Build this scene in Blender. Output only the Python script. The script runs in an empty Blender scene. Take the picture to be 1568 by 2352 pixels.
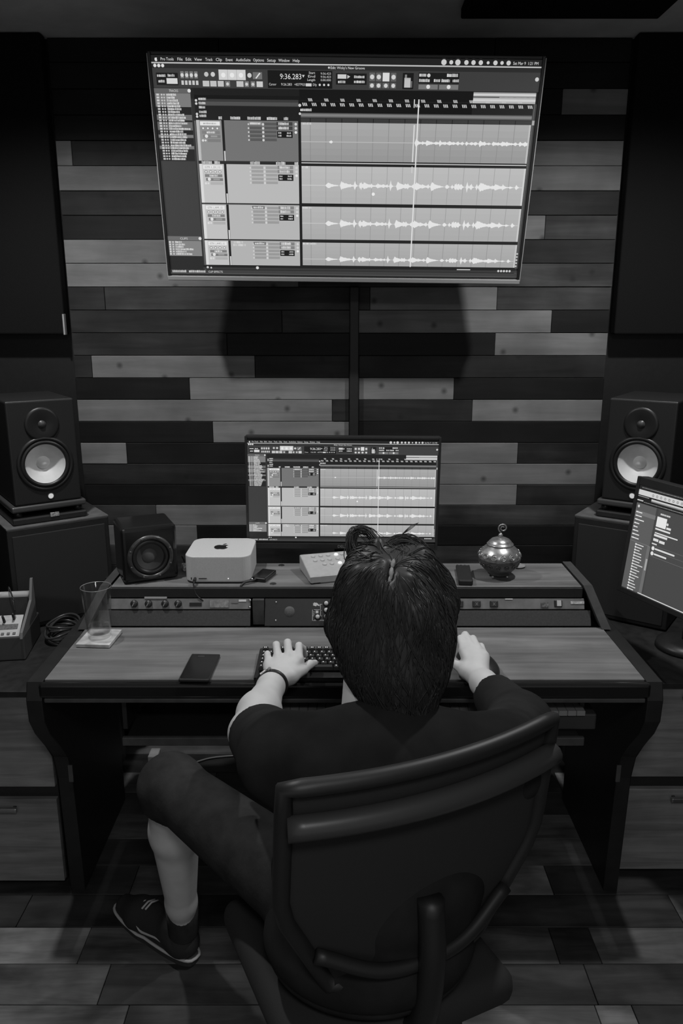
import bpy, bmesh, math, random
import numpy as np
from mathutils import Vector, Matrix

random.seed(7)
C = bpy.context.scene.collection
SC = bpy.context.scene
R = math.radians

# ------------------------------------------------------------------ camera, world, exposure, lights
cam_d = bpy.data.cameras.new('camera')
cam_d.sensor_fit = 'VERTICAL'
cam_d.sensor_height = 36.0
cam_d.lens = 36.0 * 1803 / 2352
cam_d.clip_start = 0.02
cam = bpy.data.objects.new('camera', cam_d)
cam.location = (0, 0, 1.65)
cam.rotation_euler = (R(90 - 14.4), 0, 0)
C.objects.link(cam)
SC.camera = cam

world = bpy.data.worlds.new('world')
world.use_nodes = True
world.node_tree.nodes['Background'].inputs[0].default_value = (1, 1, 1, 1)
world.node_tree.nodes['Background'].inputs[1].default_value = 0.26
SC.world = world

vs = SC.view_settings
vs.view_transform = 'Standard'
vs.look = 'None'
vs.exposure = 0.0
vs.gamma = 1.0
vs.use_curve_mapping = False

DOWNLIGHT_POWER = 60.0
CEIL = 2.51


def downlight(x, y):
    d = bpy.data.lights.new('downlight', 'SPOT')
    d.energy = DOWNLIGHT_POWER
    d.spot_size = R(150)
    d.spot_blend = 0.7
    d.shadow_soft_size = 0.035
    o = bpy.data.objects.new('downlight', d)
    o.location = (x, y, CEIL - 0.012)
    C.objects.link(o)
    return o


downlight(-0.87, 2.02)
downlight(0.87, 2.02)
# added dim fill light under the ceiling, out of view behind the camera
rl = bpy.data.lights.new('fill_light', 'AREA')
rl.shape = 'DISK'
rl.size = 0.42
rl.energy = 13.0
rlo = bpy.data.objects.new('fill_light', rl)
rlo.location = (0.1, -0.35, CEIL - 0.062)
C.objects.link(rlo)


# ------------------------------------------------------------------ helpers
def g(v):
    """8 bit display grey to linear."""
    v = v / 255.0
    return v / 12.92 if v <= 0.04045 else ((v + 0.055) / 1.055) ** 2.4


def M(name, v, rough=0.5, metal=0.0, spec=0.5, noise=0.0, nscale=40.0, bump=0.0, bscale=200.0, emit=0.0, coat=0.0):
    m = bpy.data.materials.new(name)
    m.use_nodes = True
    nt = m.node_tree
    b = nt.nodes['Principled BSDF']
    b.inputs['Base Color'].default_value = (v, v, v, 1)
    b.inputs['Roughness'].default_value = rough
    b.inputs['Metallic'].default_value = metal
    b.inputs['Specular IOR Level'].default_value = spec
    b.inputs['Coat Weight'].default_value = coat
    if emit:
        b.inputs['Emission Color'].default_value = (1, 1, 1, 1)
        b.inputs['Emission Strength'].default_value = emit
    if noise or bump:
        tc = nt.nodes.new('ShaderNodeTexCoord')
    if noise:
        n = nt.nodes.new('ShaderNodeTexNoise')
        n.inputs['Scale'].default_value = nscale
        n.inputs['Detail'].default_value = 5
        nt.links.new(tc.outputs['Object'], n.inputs['Vector'])
        mr = nt.nodes.new('ShaderNodeMapRange')
        mr.inputs['From Min'].default_value = 0.3
        mr.inputs['From Max'].default_value = 0.7
        mr.inputs['To Min'].default_value = v * (1 - noise)
        mr.inputs['To Max'].default_value = v * (1 + noise)
        nt.links.new(n.outputs['Fac'], mr.inputs['Value'])
        nt.links.new(mr.outputs[0], b.inputs['Base Color'])
    if bump:
        n2 = nt.nodes.new('ShaderNodeTexNoise')
        n2.inputs['Scale'].default_value = bscale
        nt.links.new(tc.outputs['Object'], n2.inputs['Vector'])
        bp = nt.nodes.new('ShaderNodeBump')
        bp.inputs['Strength'].default_value = bump
        bp.inputs['Distance'].default_value = 0.002
        nt.links.new(n2.outputs['Fac'], bp.inputs['Height'])
        nt.links.new(bp.outputs[0], b.inputs['Normal'])
    return m


def wood(name, v, contrast=0.35, rough=0.55, sx=2.2, sy=26.0, knots=0.0, patch=0.25, spec=0.3):
    """grain runs along the local X axis; every board gets its own piece of the pattern."""
    m = bpy.data.materials.new(name)
    m.use_nodes = True
    nt = m.node_tree
    L = nt.links.new
    b = nt.nodes['Principled BSDF']
    b.inputs['Roughness'].default_value = rough
    b.inputs['Specular IOR Level'].default_value = spec
    tc = nt.nodes.new('ShaderNodeTexCoord')
    oi = nt.nodes.new('ShaderNodeObjectInfo')
    mul = nt.nodes.new('ShaderNodeMath'); mul.operation = 'MULTIPLY'; mul.inputs[1].default_value = 37.0
    L(oi.outputs['Random'], mul.inputs[0])
    add = nt.nodes.new('ShaderNodeVectorMath'); add.operation = 'ADD'
    L(tc.outputs['Object'], add.inputs[0]); L(mul.outputs[0], add.inputs[1])
    mp = nt.nodes.new('ShaderNodeMapping')
    mp.inputs['Scale'].default_value = (sx, sy, sy)
    L(add.outputs[0], mp.inputs[0])
    n = nt.nodes.new('ShaderNodeTexNoise')
    n.inputs['Scale'].default_value = 1.0
    n.inputs['Detail'].default_value = 7
    n.inputs['Roughness'].default_value = 0.6
    n.inputs['Distortion'].default_value = 0.6
    L(mp.outputs[0], n.inputs['Vector'])
    mr = nt.nodes.new('ShaderNodeMapRange')
    mr.inputs['From Min'].default_value = 0.28; mr.inputs['From Max'].default_value = 0.72
    mr.inputs['To Min'].default_value = v * (1 - contrast); mr.inputs['To Max'].default_value = v * (1 + contrast)
    L(n.outputs['Fac'], mr.inputs['Value'])
    # broad patches of stain
    n2 = nt.nodes.new('ShaderNodeTexNoise')
    n2.inputs['Scale'].default_value = 6.0
    n2.inputs['Detail'].default_value = 3
    L(add.outputs[0], n2.inputs['Vector'])
    mr2 = nt.nodes.new('ShaderNodeMapRange')
    mr2.inputs['From Min'].default_value = 0.3; mr2.inputs['From Max'].default_value = 0.7
    mr2.inputs['To Min'].default_value = 1 - patch; mr2.inputs['To Max'].default_value = 1 + patch
    L(n2.outputs['Fac'], mr2.inputs['Value'])
    pm = nt.nodes.new('ShaderNodeMath'); pm.operation = 'MULTIPLY'
    L(mr.outputs[0], pm.inputs[0]); L(mr2.outputs[0], pm.inputs[1])
    out = pm.outputs[0]
    if knots:
        vo = nt.nodes.new('ShaderNodeTexVoronoi')
        vo.voronoi_dimensions = '2D'
        vo.inputs['Scale'].default_value = 5.0
        sp_ = nt.nodes.new('ShaderNodeSeparateXYZ'); cb_ = nt.nodes.new('ShaderNodeCombineXYZ')
        L(add.outputs[0], sp_.inputs[0]); L(sp_.outputs[0], cb_.inputs[0]); L(sp_.outputs[2], cb_.inputs[1])
        L(cb_.outputs[0], vo.inputs['Vector'])
        kr = nt.nodes.new('ShaderNodeMapRange')
        kr.inputs['From Min'].default_value = 0.015; kr.inputs['From Max'].default_value = 0.075
        kr.inputs['To Min'].default_value = 1 - knots; kr.inputs['To Max'].default_value = 1.0
        L(vo.outputs['Distance'], kr.inputs['Value'])
        km = nt.nodes.new('ShaderNodeMath'); km.operation = 'MULTIPLY'
        L(out, km.inputs[0]); L(kr.outputs[0], km.inputs[1])
        out = km.outputs[0]
    L(out, b.inputs['Base Color'])
    bp = nt.nodes.new('ShaderNodeBump')
    bp.inputs['Strength'].default_value = 0.15
    bp.inputs['Distance'].default_value = 0.002
    L(n.outputs['Fac'], bp.inputs['Height'])
    L(bp.outputs[0], b.inputs['Normal'])
    return m


def emit_mat(name, v):
    m = bpy.data.materials.new(name)
    m.use_nodes = True
    nt = m.node_tree
    for n in list(nt.nodes):
        if n.type != 'OUTPUT_MATERIAL':
            nt.nodes.remove(n)
    e = nt.nodes.new('ShaderNodeEmission')
    e.inputs[0].default_value = (v, v, v, 1)
    nt.links.new(e.outputs[0], [n for n in nt.nodes if n.type == 'OUTPUT_MATERIAL'][0].inputs[0])
    return m


def screen_mat(name):
    m = bpy.data.materials.new(name)
    m.use_nodes = True
    nt = m.node_tree
    b = nt.nodes['Principled BSDF']
    b.inputs['Base Color'].default_value = (0.02, 0.02, 0.02, 1)
    b.inputs['Roughness'].default_value = 0.35
    b.inputs['Specular IOR Level'].default_value = 0.2
    a = nt.nodes.new('ShaderNodeAttribute')
    a.attribute_name = 'shade'
    nt.links.new(a.outputs['Color'], b.inputs['Emission Color'])
    b.inputs['Emission Strength'].default_value = 1.0
    return m


def glass_mat(name, tint=0.95, rough=0.0, ior=1.45):
    """thin clear wall: see-through straight on, mirror-like at grazing angles."""
    m = bpy.data.materials.new(name)
    m.use_nodes = True
    nt = m.node_tree
    for n in list(nt.nodes):
        if n.type != 'OUTPUT_MATERIAL':
            nt.nodes.remove(n)
    out = [n for n in nt.nodes if n.type == 'OUTPUT_MATERIAL'][0]
    tr = nt.nodes.new('ShaderNodeBsdfTransparent'); tr.inputs[0].default_value = (tint, tint, tint, 1)
    gl = nt.nodes.new('ShaderNodeBsdfGlossy'); gl.inputs['Roughness'].default_value = rough
    lw = nt.nodes.new('ShaderNodeLayerWeight'); lw.inputs[0].default_value = 0.2
    fr = nt.nodes.new('ShaderNodeMapRange')
    fr.inputs['To Min'].default_value = 0.02; fr.inputs['To Max'].default_value = min(1.0, 0.42 * ior)
    nt.links.new(lw.outputs['Facing'], fr.inputs['Value'])
    mx = nt.nodes.new('ShaderNodeMixShader')
    nt.links.new(fr.outputs[0], mx.inputs[0]); nt.links.new(tr.outputs[0], mx.inputs[1]); nt.links.new(gl.outputs[0], mx.inputs[2])
    nt.links.new(mx.outputs[0], out.inputs[0])
    return m


def mesh_obj(name, verts, faces, mat, parent=None, smooth=False, loc=None, rot=None):
    me = bpy.data.meshes.new(name)
    me.from_pydata([tuple(v) for v in verts], [], [tuple(f) for f in faces])
    me.update()
    for m in (mat if isinstance(mat, (list, tuple)) else [mat]):
        me.materials.append(m)
    if smooth:
        me.polygons.foreach_set('use_smooth', [True] * len(me.polygons))
    o = bpy.data.objects.new(name, me)
    C.objects.link(o)
    if parent:
        o.parent = parent
    if loc is not None:
        o.location = loc
    if rot is not None:
        o.rotation_euler = rot
    return o


def bm_obj(name, bm, mat, parent=None, smooth=False, loc=None, rot=None):
    me = bpy.data.meshes.new(name)
    bmesh.ops.recalc_face_normals(bm, faces=bm.faces[:])
    bm.to_mesh(me)
    bm.free()
    for m in (mat if isinstance(mat, (list, tuple)) else [mat]):
        me.materials.append(m)
    if smooth:
        me.polygons.foreach_set('use_smooth', [True] * len(me.polygons))
    o = bpy.data.objects.new(name, me)
    C.objects.link(o)
    if parent:
        o.parent = parent
    if loc is not None:
        o.location = loc
    if rot is not None:
        o.rotation_euler = rot
    return o


def box(name, size, loc, mat, parent=None, bevel=0.0, rot=None, seg=2, smooth=False):
    """a box of the given size; loc is its centre."""
    bm = bmesh.new()
    bmesh.ops.create_cube(bm, size=1.0)
    for v in bm.verts:
        v.co = Vector((v.co.x * size[0], v.co.y * size[1], v.co.z * size[2]))
    if bevel:
        bmesh.ops.bevel(bm, geom=bm.edges[:], offset=bevel, segments=seg, affect='EDGES', profile=0.5)
    return bm_obj(name, bm, mat, parent, smooth, loc, rot)


def holed_box(name, size, loc, mat, parent, bevel, hole, depth=0.05, n=56):
    """a bevelled box whose front (-Y) has a round recess; hole = (x, z, radius) in box coordinates."""
    bm = bmesh.new()
    bmesh.ops.create_cube(bm, size=1.0)
    for v in bm.verts:
        v.co = Vector((v.co.x * size[0], v.co.y * size[1], v.co.z * size[2]))
    bmesh.ops.bevel(bm, geom=bm.edges[:], offset=bevel, segments=3, affect='EDGES', profile=0.5)
    bm.normal_update()
    ff = max((f for f in bm.faces if f.normal.y < -0.99), key=lambda f: f.calc_area())
    y = ff.calc_center_median().y
    es = list(ff.edges)
    bmesh.ops.delete(bm, geom=[ff], context='FACES_ONLY')
    hx, hz, hr = hole
    ring = [bm.verts.new((hx + hr * math.cos(2 * math.pi * k / n), y, hz + hr * math.sin(2 * math.pi * k / n))) for k in range(n)]
    back = [bm.verts.new((v.co.x, y + depth, v.co.z)) for v in ring]
    ce = [bm.edges.new((ring[k], ring[(k + 1) % n])) for k in range(n)]
    bmesh.ops.triangle_fill(bm, edges=es + ce, use_beauty=True)
    for k in range(n):
        bm.faces.new((ring[k], ring[(k + 1) % n], back[(k + 1) % n], back[k]))
    bm.faces.new(back)
    return bm_obj(name, bm, mat, parent, False, loc)


def lathe_vf(prof, n=32, axis='Z', c=(0, 0, 0)):
    """prof: list of (radius, height). axis 'Z' up or 'F' towards -Y."""
    vs_, fs = [], []
    for (r, z) in prof:
        for k in range(n):
            a = 2 * math.pi * k / n
            p = (r * math.cos(a), r * math.sin(a), z)
            if axis == 'F':
                p = (p[0], -p[2], p[1])
            vs_.append((p[0] + c[0], p[1] + c[1], p[2] + c[2]))
    for i in range(len(prof) - 1):
        for k in range(n):
            a, b = i * n + k, i * n + (k + 1) % n
            fs.append((a, b, b + n, a + n))
    return vs_, fs


def lathe(name, prof, mat, parent=None, n=32, axis='Z', c=(0, 0, 0), smooth=True, loc=None, rot=None):
    v, f = lathe_vf(prof, n, axis, c)
    bm = bmesh.new()
    me = bpy.data.meshes.new('t')
    me.from_pydata(v, [], f)
    bm.from_mesh(me)
    bpy.data.meshes.remove(me)
    bmesh.ops.remove_doubles(bm, verts=bm.verts[:], dist=1e-6)
    return bm_obj(name, bm, mat, parent, smooth, loc, rot)


def tube_vf(pts, r, n=8, closed=False):
    pts = [Vector(p) for p in pts]
    rs = r if isinstance(r, (list, tuple)) else [r] * len(pts)
    vs_, fs = [], []
    N = len(pts)
    up = None
    for i, p in enumerate(pts):
        if closed:
            t = pts[(i + 1) % N] - pts[i - 1]
        else:
            t = pts[min(i + 1, N - 1)] - pts[max(i - 1, 0)]
        t.normalize()
        if up is None:
            up = t.orthogonal().normalized()
        up = (up - t * up.dot(t))
        if up.length < 1e-6:
            up = t.orthogonal()
        up.normalize()
        s = t.cross(up)
        for k in range(n):
            a = 2 * math.pi * k / n
            vs_.append(tuple(p + (up * math.cos(a) + s * math.sin(a)) * rs[i]))
    for i in range(N if closed else N - 1):
        j = (i + 1) % N
        for k in range(n):
            k2 = (k + 1) % n
            fs.append((i * n + k, i * n + k2, j * n + k2, j * n + k))
    if not closed:
        fs.append(tuple(range(n))[::-1])
        fs.append(tuple((N - 1) * n + k for k in range(n)))
    return vs_, fs


def tube(name, pts, r, mat, parent=None, n=8, closed=False, smooth=True):
    v, f = tube_vf(pts, r, n, closed)
    return mesh_obj(name, v, f, mat, parent, smooth)


def spline(pts, per=8):
    """Catmull-Rom through the points."""
    P = [Vector(p) for p in pts]
    P = [P[0] * 2 - P[1]] + P + [P[-1] * 2 - P[-2]]
    out = []
    for i in range(1, len(P) - 2):
        for k in range(per):
            t = k / per
            a, b, c, d = P[i - 1], P[i], P[i + 1], P[i + 2]
            out.append(0.5 * ((2 * b) + (c - a) * t + (2 * a - 5 * b + 4 * c - d) * t * t + (3 * b - a - 3 * c + d) * t ** 3))
    out.append(P[-2])
    return out


def prism(name, poly, lo, hi, mat, parent=None, plane='YZ', bevel=0.0, loc=None, rot=None):
    """extrude a 2D outline. plane YZ -> along X, XY -> along Z, XZ -> along Y."""
    bm = bmesh.new()
    def P(p, t):
        return {'YZ': (t, p[0], p[1]), 'XY': (p[0], p[1], t), 'XZ': (p[0], t, p[1])}[plane]
    a = [bm.verts.new(P(p, lo)) for p in poly]
    b = [bm.verts.new(P(p, hi)) for p in poly]
    fa = bm.faces.new(a)
    fb = bm.faces.new(b[::-1])
    n = len(poly)
    for i in range(n):
        j = (i + 1) % n
        bm.faces.new((a[i], b[i], b[j], a[j]))
    if bevel:
        es = [e for e in bm.edges if fa in e.link_faces or fb in e.link_faces]
        bmesh.ops.bevel(bm, geom=es, offset=bevel, segments=2, affect='EDGES', profile=0.5)
    return bm_obj(name, bm, mat, parent, False, loc, rot)


def rrect(w, d, r, n=8):
    """rounded rectangle outline centred at the origin."""
    out = []
    for cx, cy, a0 in ((w / 2 - r, d / 2 - r, 0), (-w / 2 + r, d / 2 - r, 90), (-w / 2 + r, -d / 2 + r, 180), (w / 2 - r, -d / 2 + r, 270)):
        for k in range(n + 1):
            a = R(a0 + 90 * k / n)
            out.append((cx + r * math.cos(a), cy + r * math.sin(a)))
    return out


def empty(name, loc=(0, 0, 0), rotz=0.0):
    o = bpy.data.objects.new(name, None)
    o.location = loc
    o.rotation_euler = (0, 0, rotz)
    o.empty_display_size = 0.05
    C.objects.link(o)
    return o


def tag(o, label, cat, group=None, kind=None):
    o['label'] = label
    o['category'] = cat
    if group:
        o['group'] = group
    if kind:
        o['kind'] = kind
    return o


def struct(o):
    o['kind'] = 'structure'
    return o


# smooth organic shapes: signed distance field -> surface nets
def sdf_mesh(name, prims, mat, parent=None, h=0.005, k=0.02, pad=0.03):
    pts = []
    for p in prims:
        if p[0] == 'rc':
            pts += [Vector(p[1]) - Vector([p[3]] * 3), Vector(p[1]) + Vector([p[3]] * 3), Vector(p[2]) - Vector([p[4]] * 3), Vector(p[2]) + Vector([p[4]] * 3)]
        elif p[0] == 'el':
            m = max(p[2])
            pts += [Vector(p[1]) - Vector([m] * 3), Vector(p[1]) + Vector([m] * 3)]
    lo = np.array([min(q[i] for q in pts) for i in range(3)]) - pad
    hi = np.array([max(q[i] for q in pts) for i in range(3)]) + pad
    n = np.ceil((hi - lo) / h).astype(int) + 1
    f = np.full(n, 1.0, np.float32)
    ax = [lo[i] + h * np.arange(n[i]) for i in range(3)]

    def window(a, b, m):
        s = []
        for i in range(3):
            i0 = max(0, int((a[i] - m - lo[i]) / h) - 1)
            i1 = min(n[i], int((b[i] + m - lo[i]) / h) + 2)
            s.append(slice(i0, i1))
        return tuple(s)

    for p in prims:
        opts = p[-1] if isinstance(p[-1], dict) else {}
        kk = opts.get('k', k)
        if p[0] == 'rc':
            a, b = np.array(p[1], float), np.array(p[2], float)
            ra, rb = p[3], p[4]
            m = max(ra, rb) + kk + h
            w = window(np.minimum(a, b), np.maximum(a, b), m)
        else:
            a = np.array(p[1], float)
            rr = np.array(p[2], float)
            m = max(rr) + kk + h
            w = window(a, a, m)
        X, Y, Z = np.meshgrid(ax[0][w[0]], ax[1][w[1]], ax[2][w[2]], indexing='ij', sparse=True)
        if p[0] == 'rc':
            d = b - a
            L2 = float(d @ d) + 1e-12
            t = np.clip(((X - a[0]) * d[0] + (Y - a[1]) * d[1] + (Z - a[2]) * d[2]) / L2, 0, 1)
            q = np.sqrt((X - a[0] - t * d[0]) ** 2 + (Y - a[1] - t * d[1]) ** 2 + (Z - a[2] - t * d[2]) ** 2)
            v = q - (ra + (rb - ra) * t)
        else:
            x, y, z = X - a[0], Y - a[1], Z - a[2]
            if 'rot' in opts:
                rm = np.array(opts['rot'].transposed())
                x, y, z = (rm[0, 0] * x + rm[0, 1] * y + rm[0, 2] * z, rm[1, 0] * x + rm[1, 1] * y + rm[1, 2] * z, rm[2, 0] * x + rm[2, 1] * y + rm[2, 2] * z)
            k0 = np.sqrt((x / rr[0]) ** 2 + (y / rr[1]) ** 2 + (z / rr[2]) ** 2)
            k1 = np.sqrt((x / rr[0] ** 2) ** 2 + (y / rr[1] ** 2) ** 2 + (z / rr[2] ** 2) ** 2) + 1e-9
            v = k0 * (k0 - 1) / k1
        if 'clip' in opts:       # keep only the side the normal points away from
            cp, cn = opts['clip']
            cn = np.array(cn, float) / np.linalg.norm(cn)
            v = np.maximum(v, (X - cp[0]) * cn[0] + (Y - cp[1]) * cn[1] + (Z - cp[2]) * cn[2])
        cur = f[w]
        if opts.get('sub'):
            hh = np.maximum(kk - np.abs(cur + v), 0) / kk
            f[w] = np.maximum(cur, -v) + hh * hh * kk * 0.25
        else:
            hh = np.maximum(kk - np.abs(cur - v), 0) / kk
            f[w] = np.minimum(cur, v) - hh * hh * kk * 0.25
    s = f < 0
    cnt = np.zeros(np.array(n) - 1, np.int8)
    for dx in (0, 1):
        for dy in (0, 1):
            for dz in (0, 1):
                cnt += s[dx:n[0] - 1 + dx, dy:n[1] - 1 + dy, dz:n[2] - 1 + dz]
    act = (cnt > 0) & (cnt < 8)
    I = np.argwhere(act)
    idx = np.full(act.shape, -1, np.int64)
    idx[act] = np.arange(len(I))
    corners = np.array([(a, b, c) for a in (0, 1) for b in (0, 1) for c in (0, 1)])
    val = np.stack([f[I[:, 0] + c[0], I[:, 1] + c[1], I[:, 2] + c[2]] for c in corners], 1)
    acc = np.zeros((len(I), 3)); num = np.zeros(len(I))
    for i in range(8):
        for j in range(i + 1, 8):
            if np.abs(corners[i] - corners[j]).sum() == 1:
                cr = (val[:, i] < 0) != (val[:, j] < 0)
                t = np.where(cr, val[:, i] / (val[:, i] - val[:, j] + 1e-12), 0)
                pt = corners[i] + t[:, None] * (corners[j] - corners[i])
                acc += pt * cr[:, None]; num += cr
    V = lo + h * (I + acc / num[:, None])
    faces = []
    for axn in range(3):
        b_, c_ = [(1, 2), (2, 0), (0, 1)][axn]
        sl0 = [slice(None)] * 3; sl1 = [slice(None)] * 3
        sl0[axn] = slice(0, -1); sl1[axn] = slice(1, None)
        e = s[tuple(sl0)] != s[tuple(sl1)]
        E_ = np.argwhere(e)
        E_ = E_[(E_[:, b_] > 0) & (E_[:, c_] > 0) & (E_[:, b_] < n[b_] - 1) & (E_[:, c_] < n[c_] - 1)]
        ins = s[E_[:, 0], E_[:, 1], E_[:, 2]]
        def cell(db, dc):
            q = E_.copy(); q[:, b_] -= db; q[:, c_] -= dc
            return idx[q[:, 0], q[:, 1], q[:, 2]]
        quad = np.stack([cell(1, 1), cell(0, 1), cell(0, 0), cell(1, 0)], 1)
        quad[~ins] = quad[~ins][:, ::-1]
        faces.append(quad)
    F = np.concatenate(faces)
    return mesh_obj(name, V.tolist(), F.tolist(), mat, parent, True)


# ------------------------------------------------------------------ shared materials
BLACK = M('black_paint', 0.016, 0.5, noise=0.15, nscale=60)
BLACKG = M('black_gloss', 0.014, 0.16, spec=0.5)
BLACKP = M('black_plastic', 0.02, 0.42, noise=0.1, nscale=80)
BLACKF = M('black_fabric', 0.011, 0.95, spec=0.1, bump=0.3, bscale=500)
DARK = M('dark_metal', 0.07, 0.5, noise=0.2, nscale=30)
STEEL = M('steel', 0.5, 0.3, metal=1.0)
SILVER = M('silver_aluminium', 0.62, 0.42, metal=0.0, spec=0.5, noise=0.05, nscale=300)
WHITEP = M('white_plastic', 0.55, 0.4, noise=0.04, nscale=90)
WHITEPRINT = M('white_print', 0.7, 0.5)
GREY = M('grey_panel', 0.16, 0.5, noise=0.15, nscale=50)
PL_LIGHT = wood('plank_pale', 0.20, 0.22, 0.6, knots=0.6, patch=0.18)
PL_MID = wood('plank_brown', 0.050, 0.45, 0.6, knots=0.4, patch=0.4)
PL_DIM = wood('plank_stained', 0.025, 0.45, 0.6, knots=0.3, patch=0.4)
PL_DARK = wood('plank_charcoal', 0.009, 0.4, 0.6, patch=0.3)
DESKW = wood('desk_walnut', 0.175, 0.42, 0.45, sx=1.6, sy=22, patch=0.15)
LED = emit_mat('led_white', 1.0)

# ------------------------------------------------------------------ setting
WY = 2.85                   # face of the plank wall
wall_front = struct(box('wall_front', (5.0, 0.1, CEIL), (0, WY + 0.072, CEIL / 2), BLACK))
struct(box('ceiling', (5.0, 4.4, 0.08), (0, 1.0, CEIL + 0.04), M('ceiling_paint', 0.8, 0.9, noise=0.1, nscale=8)))
struct(box('wall_left', (0.08, 4.2, CEIL), (-1.95, 0.8, CEIL / 2), BLACKF))
struct(box('wall_right', (0.08, 4.2, CEIL), (1.95, 0.8, CEIL / 2), BLACKF))

# planks of the feature wall: rows from the top, break points along X and tone
ROWH = 0.0785
Z0 = 1.337                  # lower edge of row 'm'
XL, XR = -0.957, 0.945
plank_rows = [
    # k (rows above Z0), [(x0, x1, tone)...]
    (14, [(XL, -0.4, 'd'), (-0.4, 0.5, 'd'), (0.5, XR, 'd')]),
    (13, [(XL, -0.1, 'd'), (-0.1, XR, 'd')]),
    (12, [(XL, -0.2, 'd'), (-0.2, 0.729, 'd'), (0.729, XR, 'l')]),
    (11, [(XL, 0.1, 'd'), (0.1, XR, 'd')]),
    (10, [(XL, -0.905, 'l'), (-0.905, 0.2, 's'), (0.2, XR, 'l')]),
    (9, [(XL, 0.0, 'l'), (0.0, XR, 'l')]),
    (8, [(XL, -0.2, 's'), (-0.2, XR, 's')]),
    (7, [(XL, 0.3, 'd'), (0.3, 0.698, 'l'), (0.698, XR, 'm')]),
    (6, [(XL, -0.1, 'l'), (-0.1, XR, 's')]),
    (5, [(XL, -0.15, 'l'), (-0.15, XR, 'm')]),
    (4, [(XL, -0.83, 's'), (-0.83, 0.1, 'm'), (0.1, 0.545, 'l'), (0.545, XR, 'm')]),
    (3, [(XL, -0.21, 's'), (-0.21, 0.05, 'm'), (0.05, 0.741, 'l'), (0.741, XR, 'd')]),
    (2, [(XL, -0.407, 's'), (-0.407, 0.545, 'd'), (0.545, XR, 'l')]),
    (1, [(XL, -0.893, 's'), (-0.893, -0.31, 'l'), (-0.31, 0.028, 's'), (0.062, XR, 's')]),
    (0, [(XL, -0.547, 'd'), (-0.547, 0.028, 'l'), (0.062, 0.405, 'l'), (0.405, XR, 'd')]),
    (-1, [(XL, -0.034, 'l'), (-0.034, 0.028, 's'), (0.062, 0.474, 's'), (0.474, XR, 'l')]),
    (-2, [(XL, -0.47, 'd'), (-0.47, 0.028, 'l'), (0.062, XR, 'd')]),
    (-3, [(XL, -0.79, 'l'), (-0.79, 0.1, 'd'), (0.1, 0.648, 'l'), (0.648, XR, 's')]),
    (-4, [(XL, -0.2, 's'), (-0.2, XR, 'l')]),
    (-5, [(XL, -0.1, 'd'), (-0.1, 0.653, 'l'), (0.653, XR, 's')]),
    (-6, [(XL, -0.695, 'm'), (-0.695, 0.0, 'l'), (0.0, XR, 'm')]),
    (-7, [(XL, -0.545, 'l'), (-0.545, 0.3, 'd'), (0.3, XR, 'd')]),
    (-8, [(XL, -0.5, 'm'), (-0.5, 0.2, 's'), (0.2, 0.6, 'm'), (0.6, XR, 'd')]),
]
tones = {'l': PL_LIGHT, 'm': PL_MID, 's': PL_DIM, 'd': PL_DARK}
rnd = random.Random(3)
for k in range(-9, -18, -1):
    x = XL
    segs = []
    while x < XR - 0.05:
        x2 = min(XR, x + rnd.uniform(0.35, 0.9))
        if XR - x2 < 0.15:
            x2 = XR
        segs.append((x, x2, rnd.choice('lmsd')))
        x = x2
    plank_rows.append((k, segs))
for k, segs in plank_rows:
    zb = Z0 + k * ROWH
    zt = min(zb + ROWH, CEIL - 0.002)
    for (x0, x1, t) in segs:
        th = 0.018 + rnd.uniform(0, 0.0035)
        box('plank', (x1 - x0 - 0.0014, th, zt - zb - 0.0016), ((x0 + x1) / 2, WY + 0.0215 - th / 2, (zb + zt) / 2), tones[t], None, 0.0012, seg=1).parent = wall_front
for o in wall_front.children:
    o.location = Vector(o.location) - wall_front.location

# slim black cable cover down the middle of the plank wall
t = box('cable_cover', (0.033, 0.016, 1.0), (0.045, WY - 0.0085, 1.23), BLACK, None, 0.003)
tag(t, 'slim black cable cover running down the plank wall behind the screens', 'cable cover')

# black acoustic panels flanking the planks
for sx, nm in ((-1, 'left'), (1, 'right')):
    x_in = XL - 0.003 if sx < 0 else XR + 0.003
    p = empty('acoustic_panel', (x_in + sx * 0.45, WY - 0.028, 1.567))
    box('fabric_face', (0.9, 0.05, CEIL - 1.567 - 0.004), (0, 0.0, (CEIL - 1.567) / 2), BLACKF, p, 0.006)
    if sx < 0:
        e = box('corner_bracket', (0.006, 0.02, 0.07), (0.449, -0.02, 0.036), M('bracket_metal', 0.4, 0.4), p, 0.001)
        e['label'] = 'thin pale metal corner strip'
    tag(p, 'tall black fabric acoustic panel on the %s side of the plank wall' % nm, 'acoustic panel', 'acoustic panels beside the planks')

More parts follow.
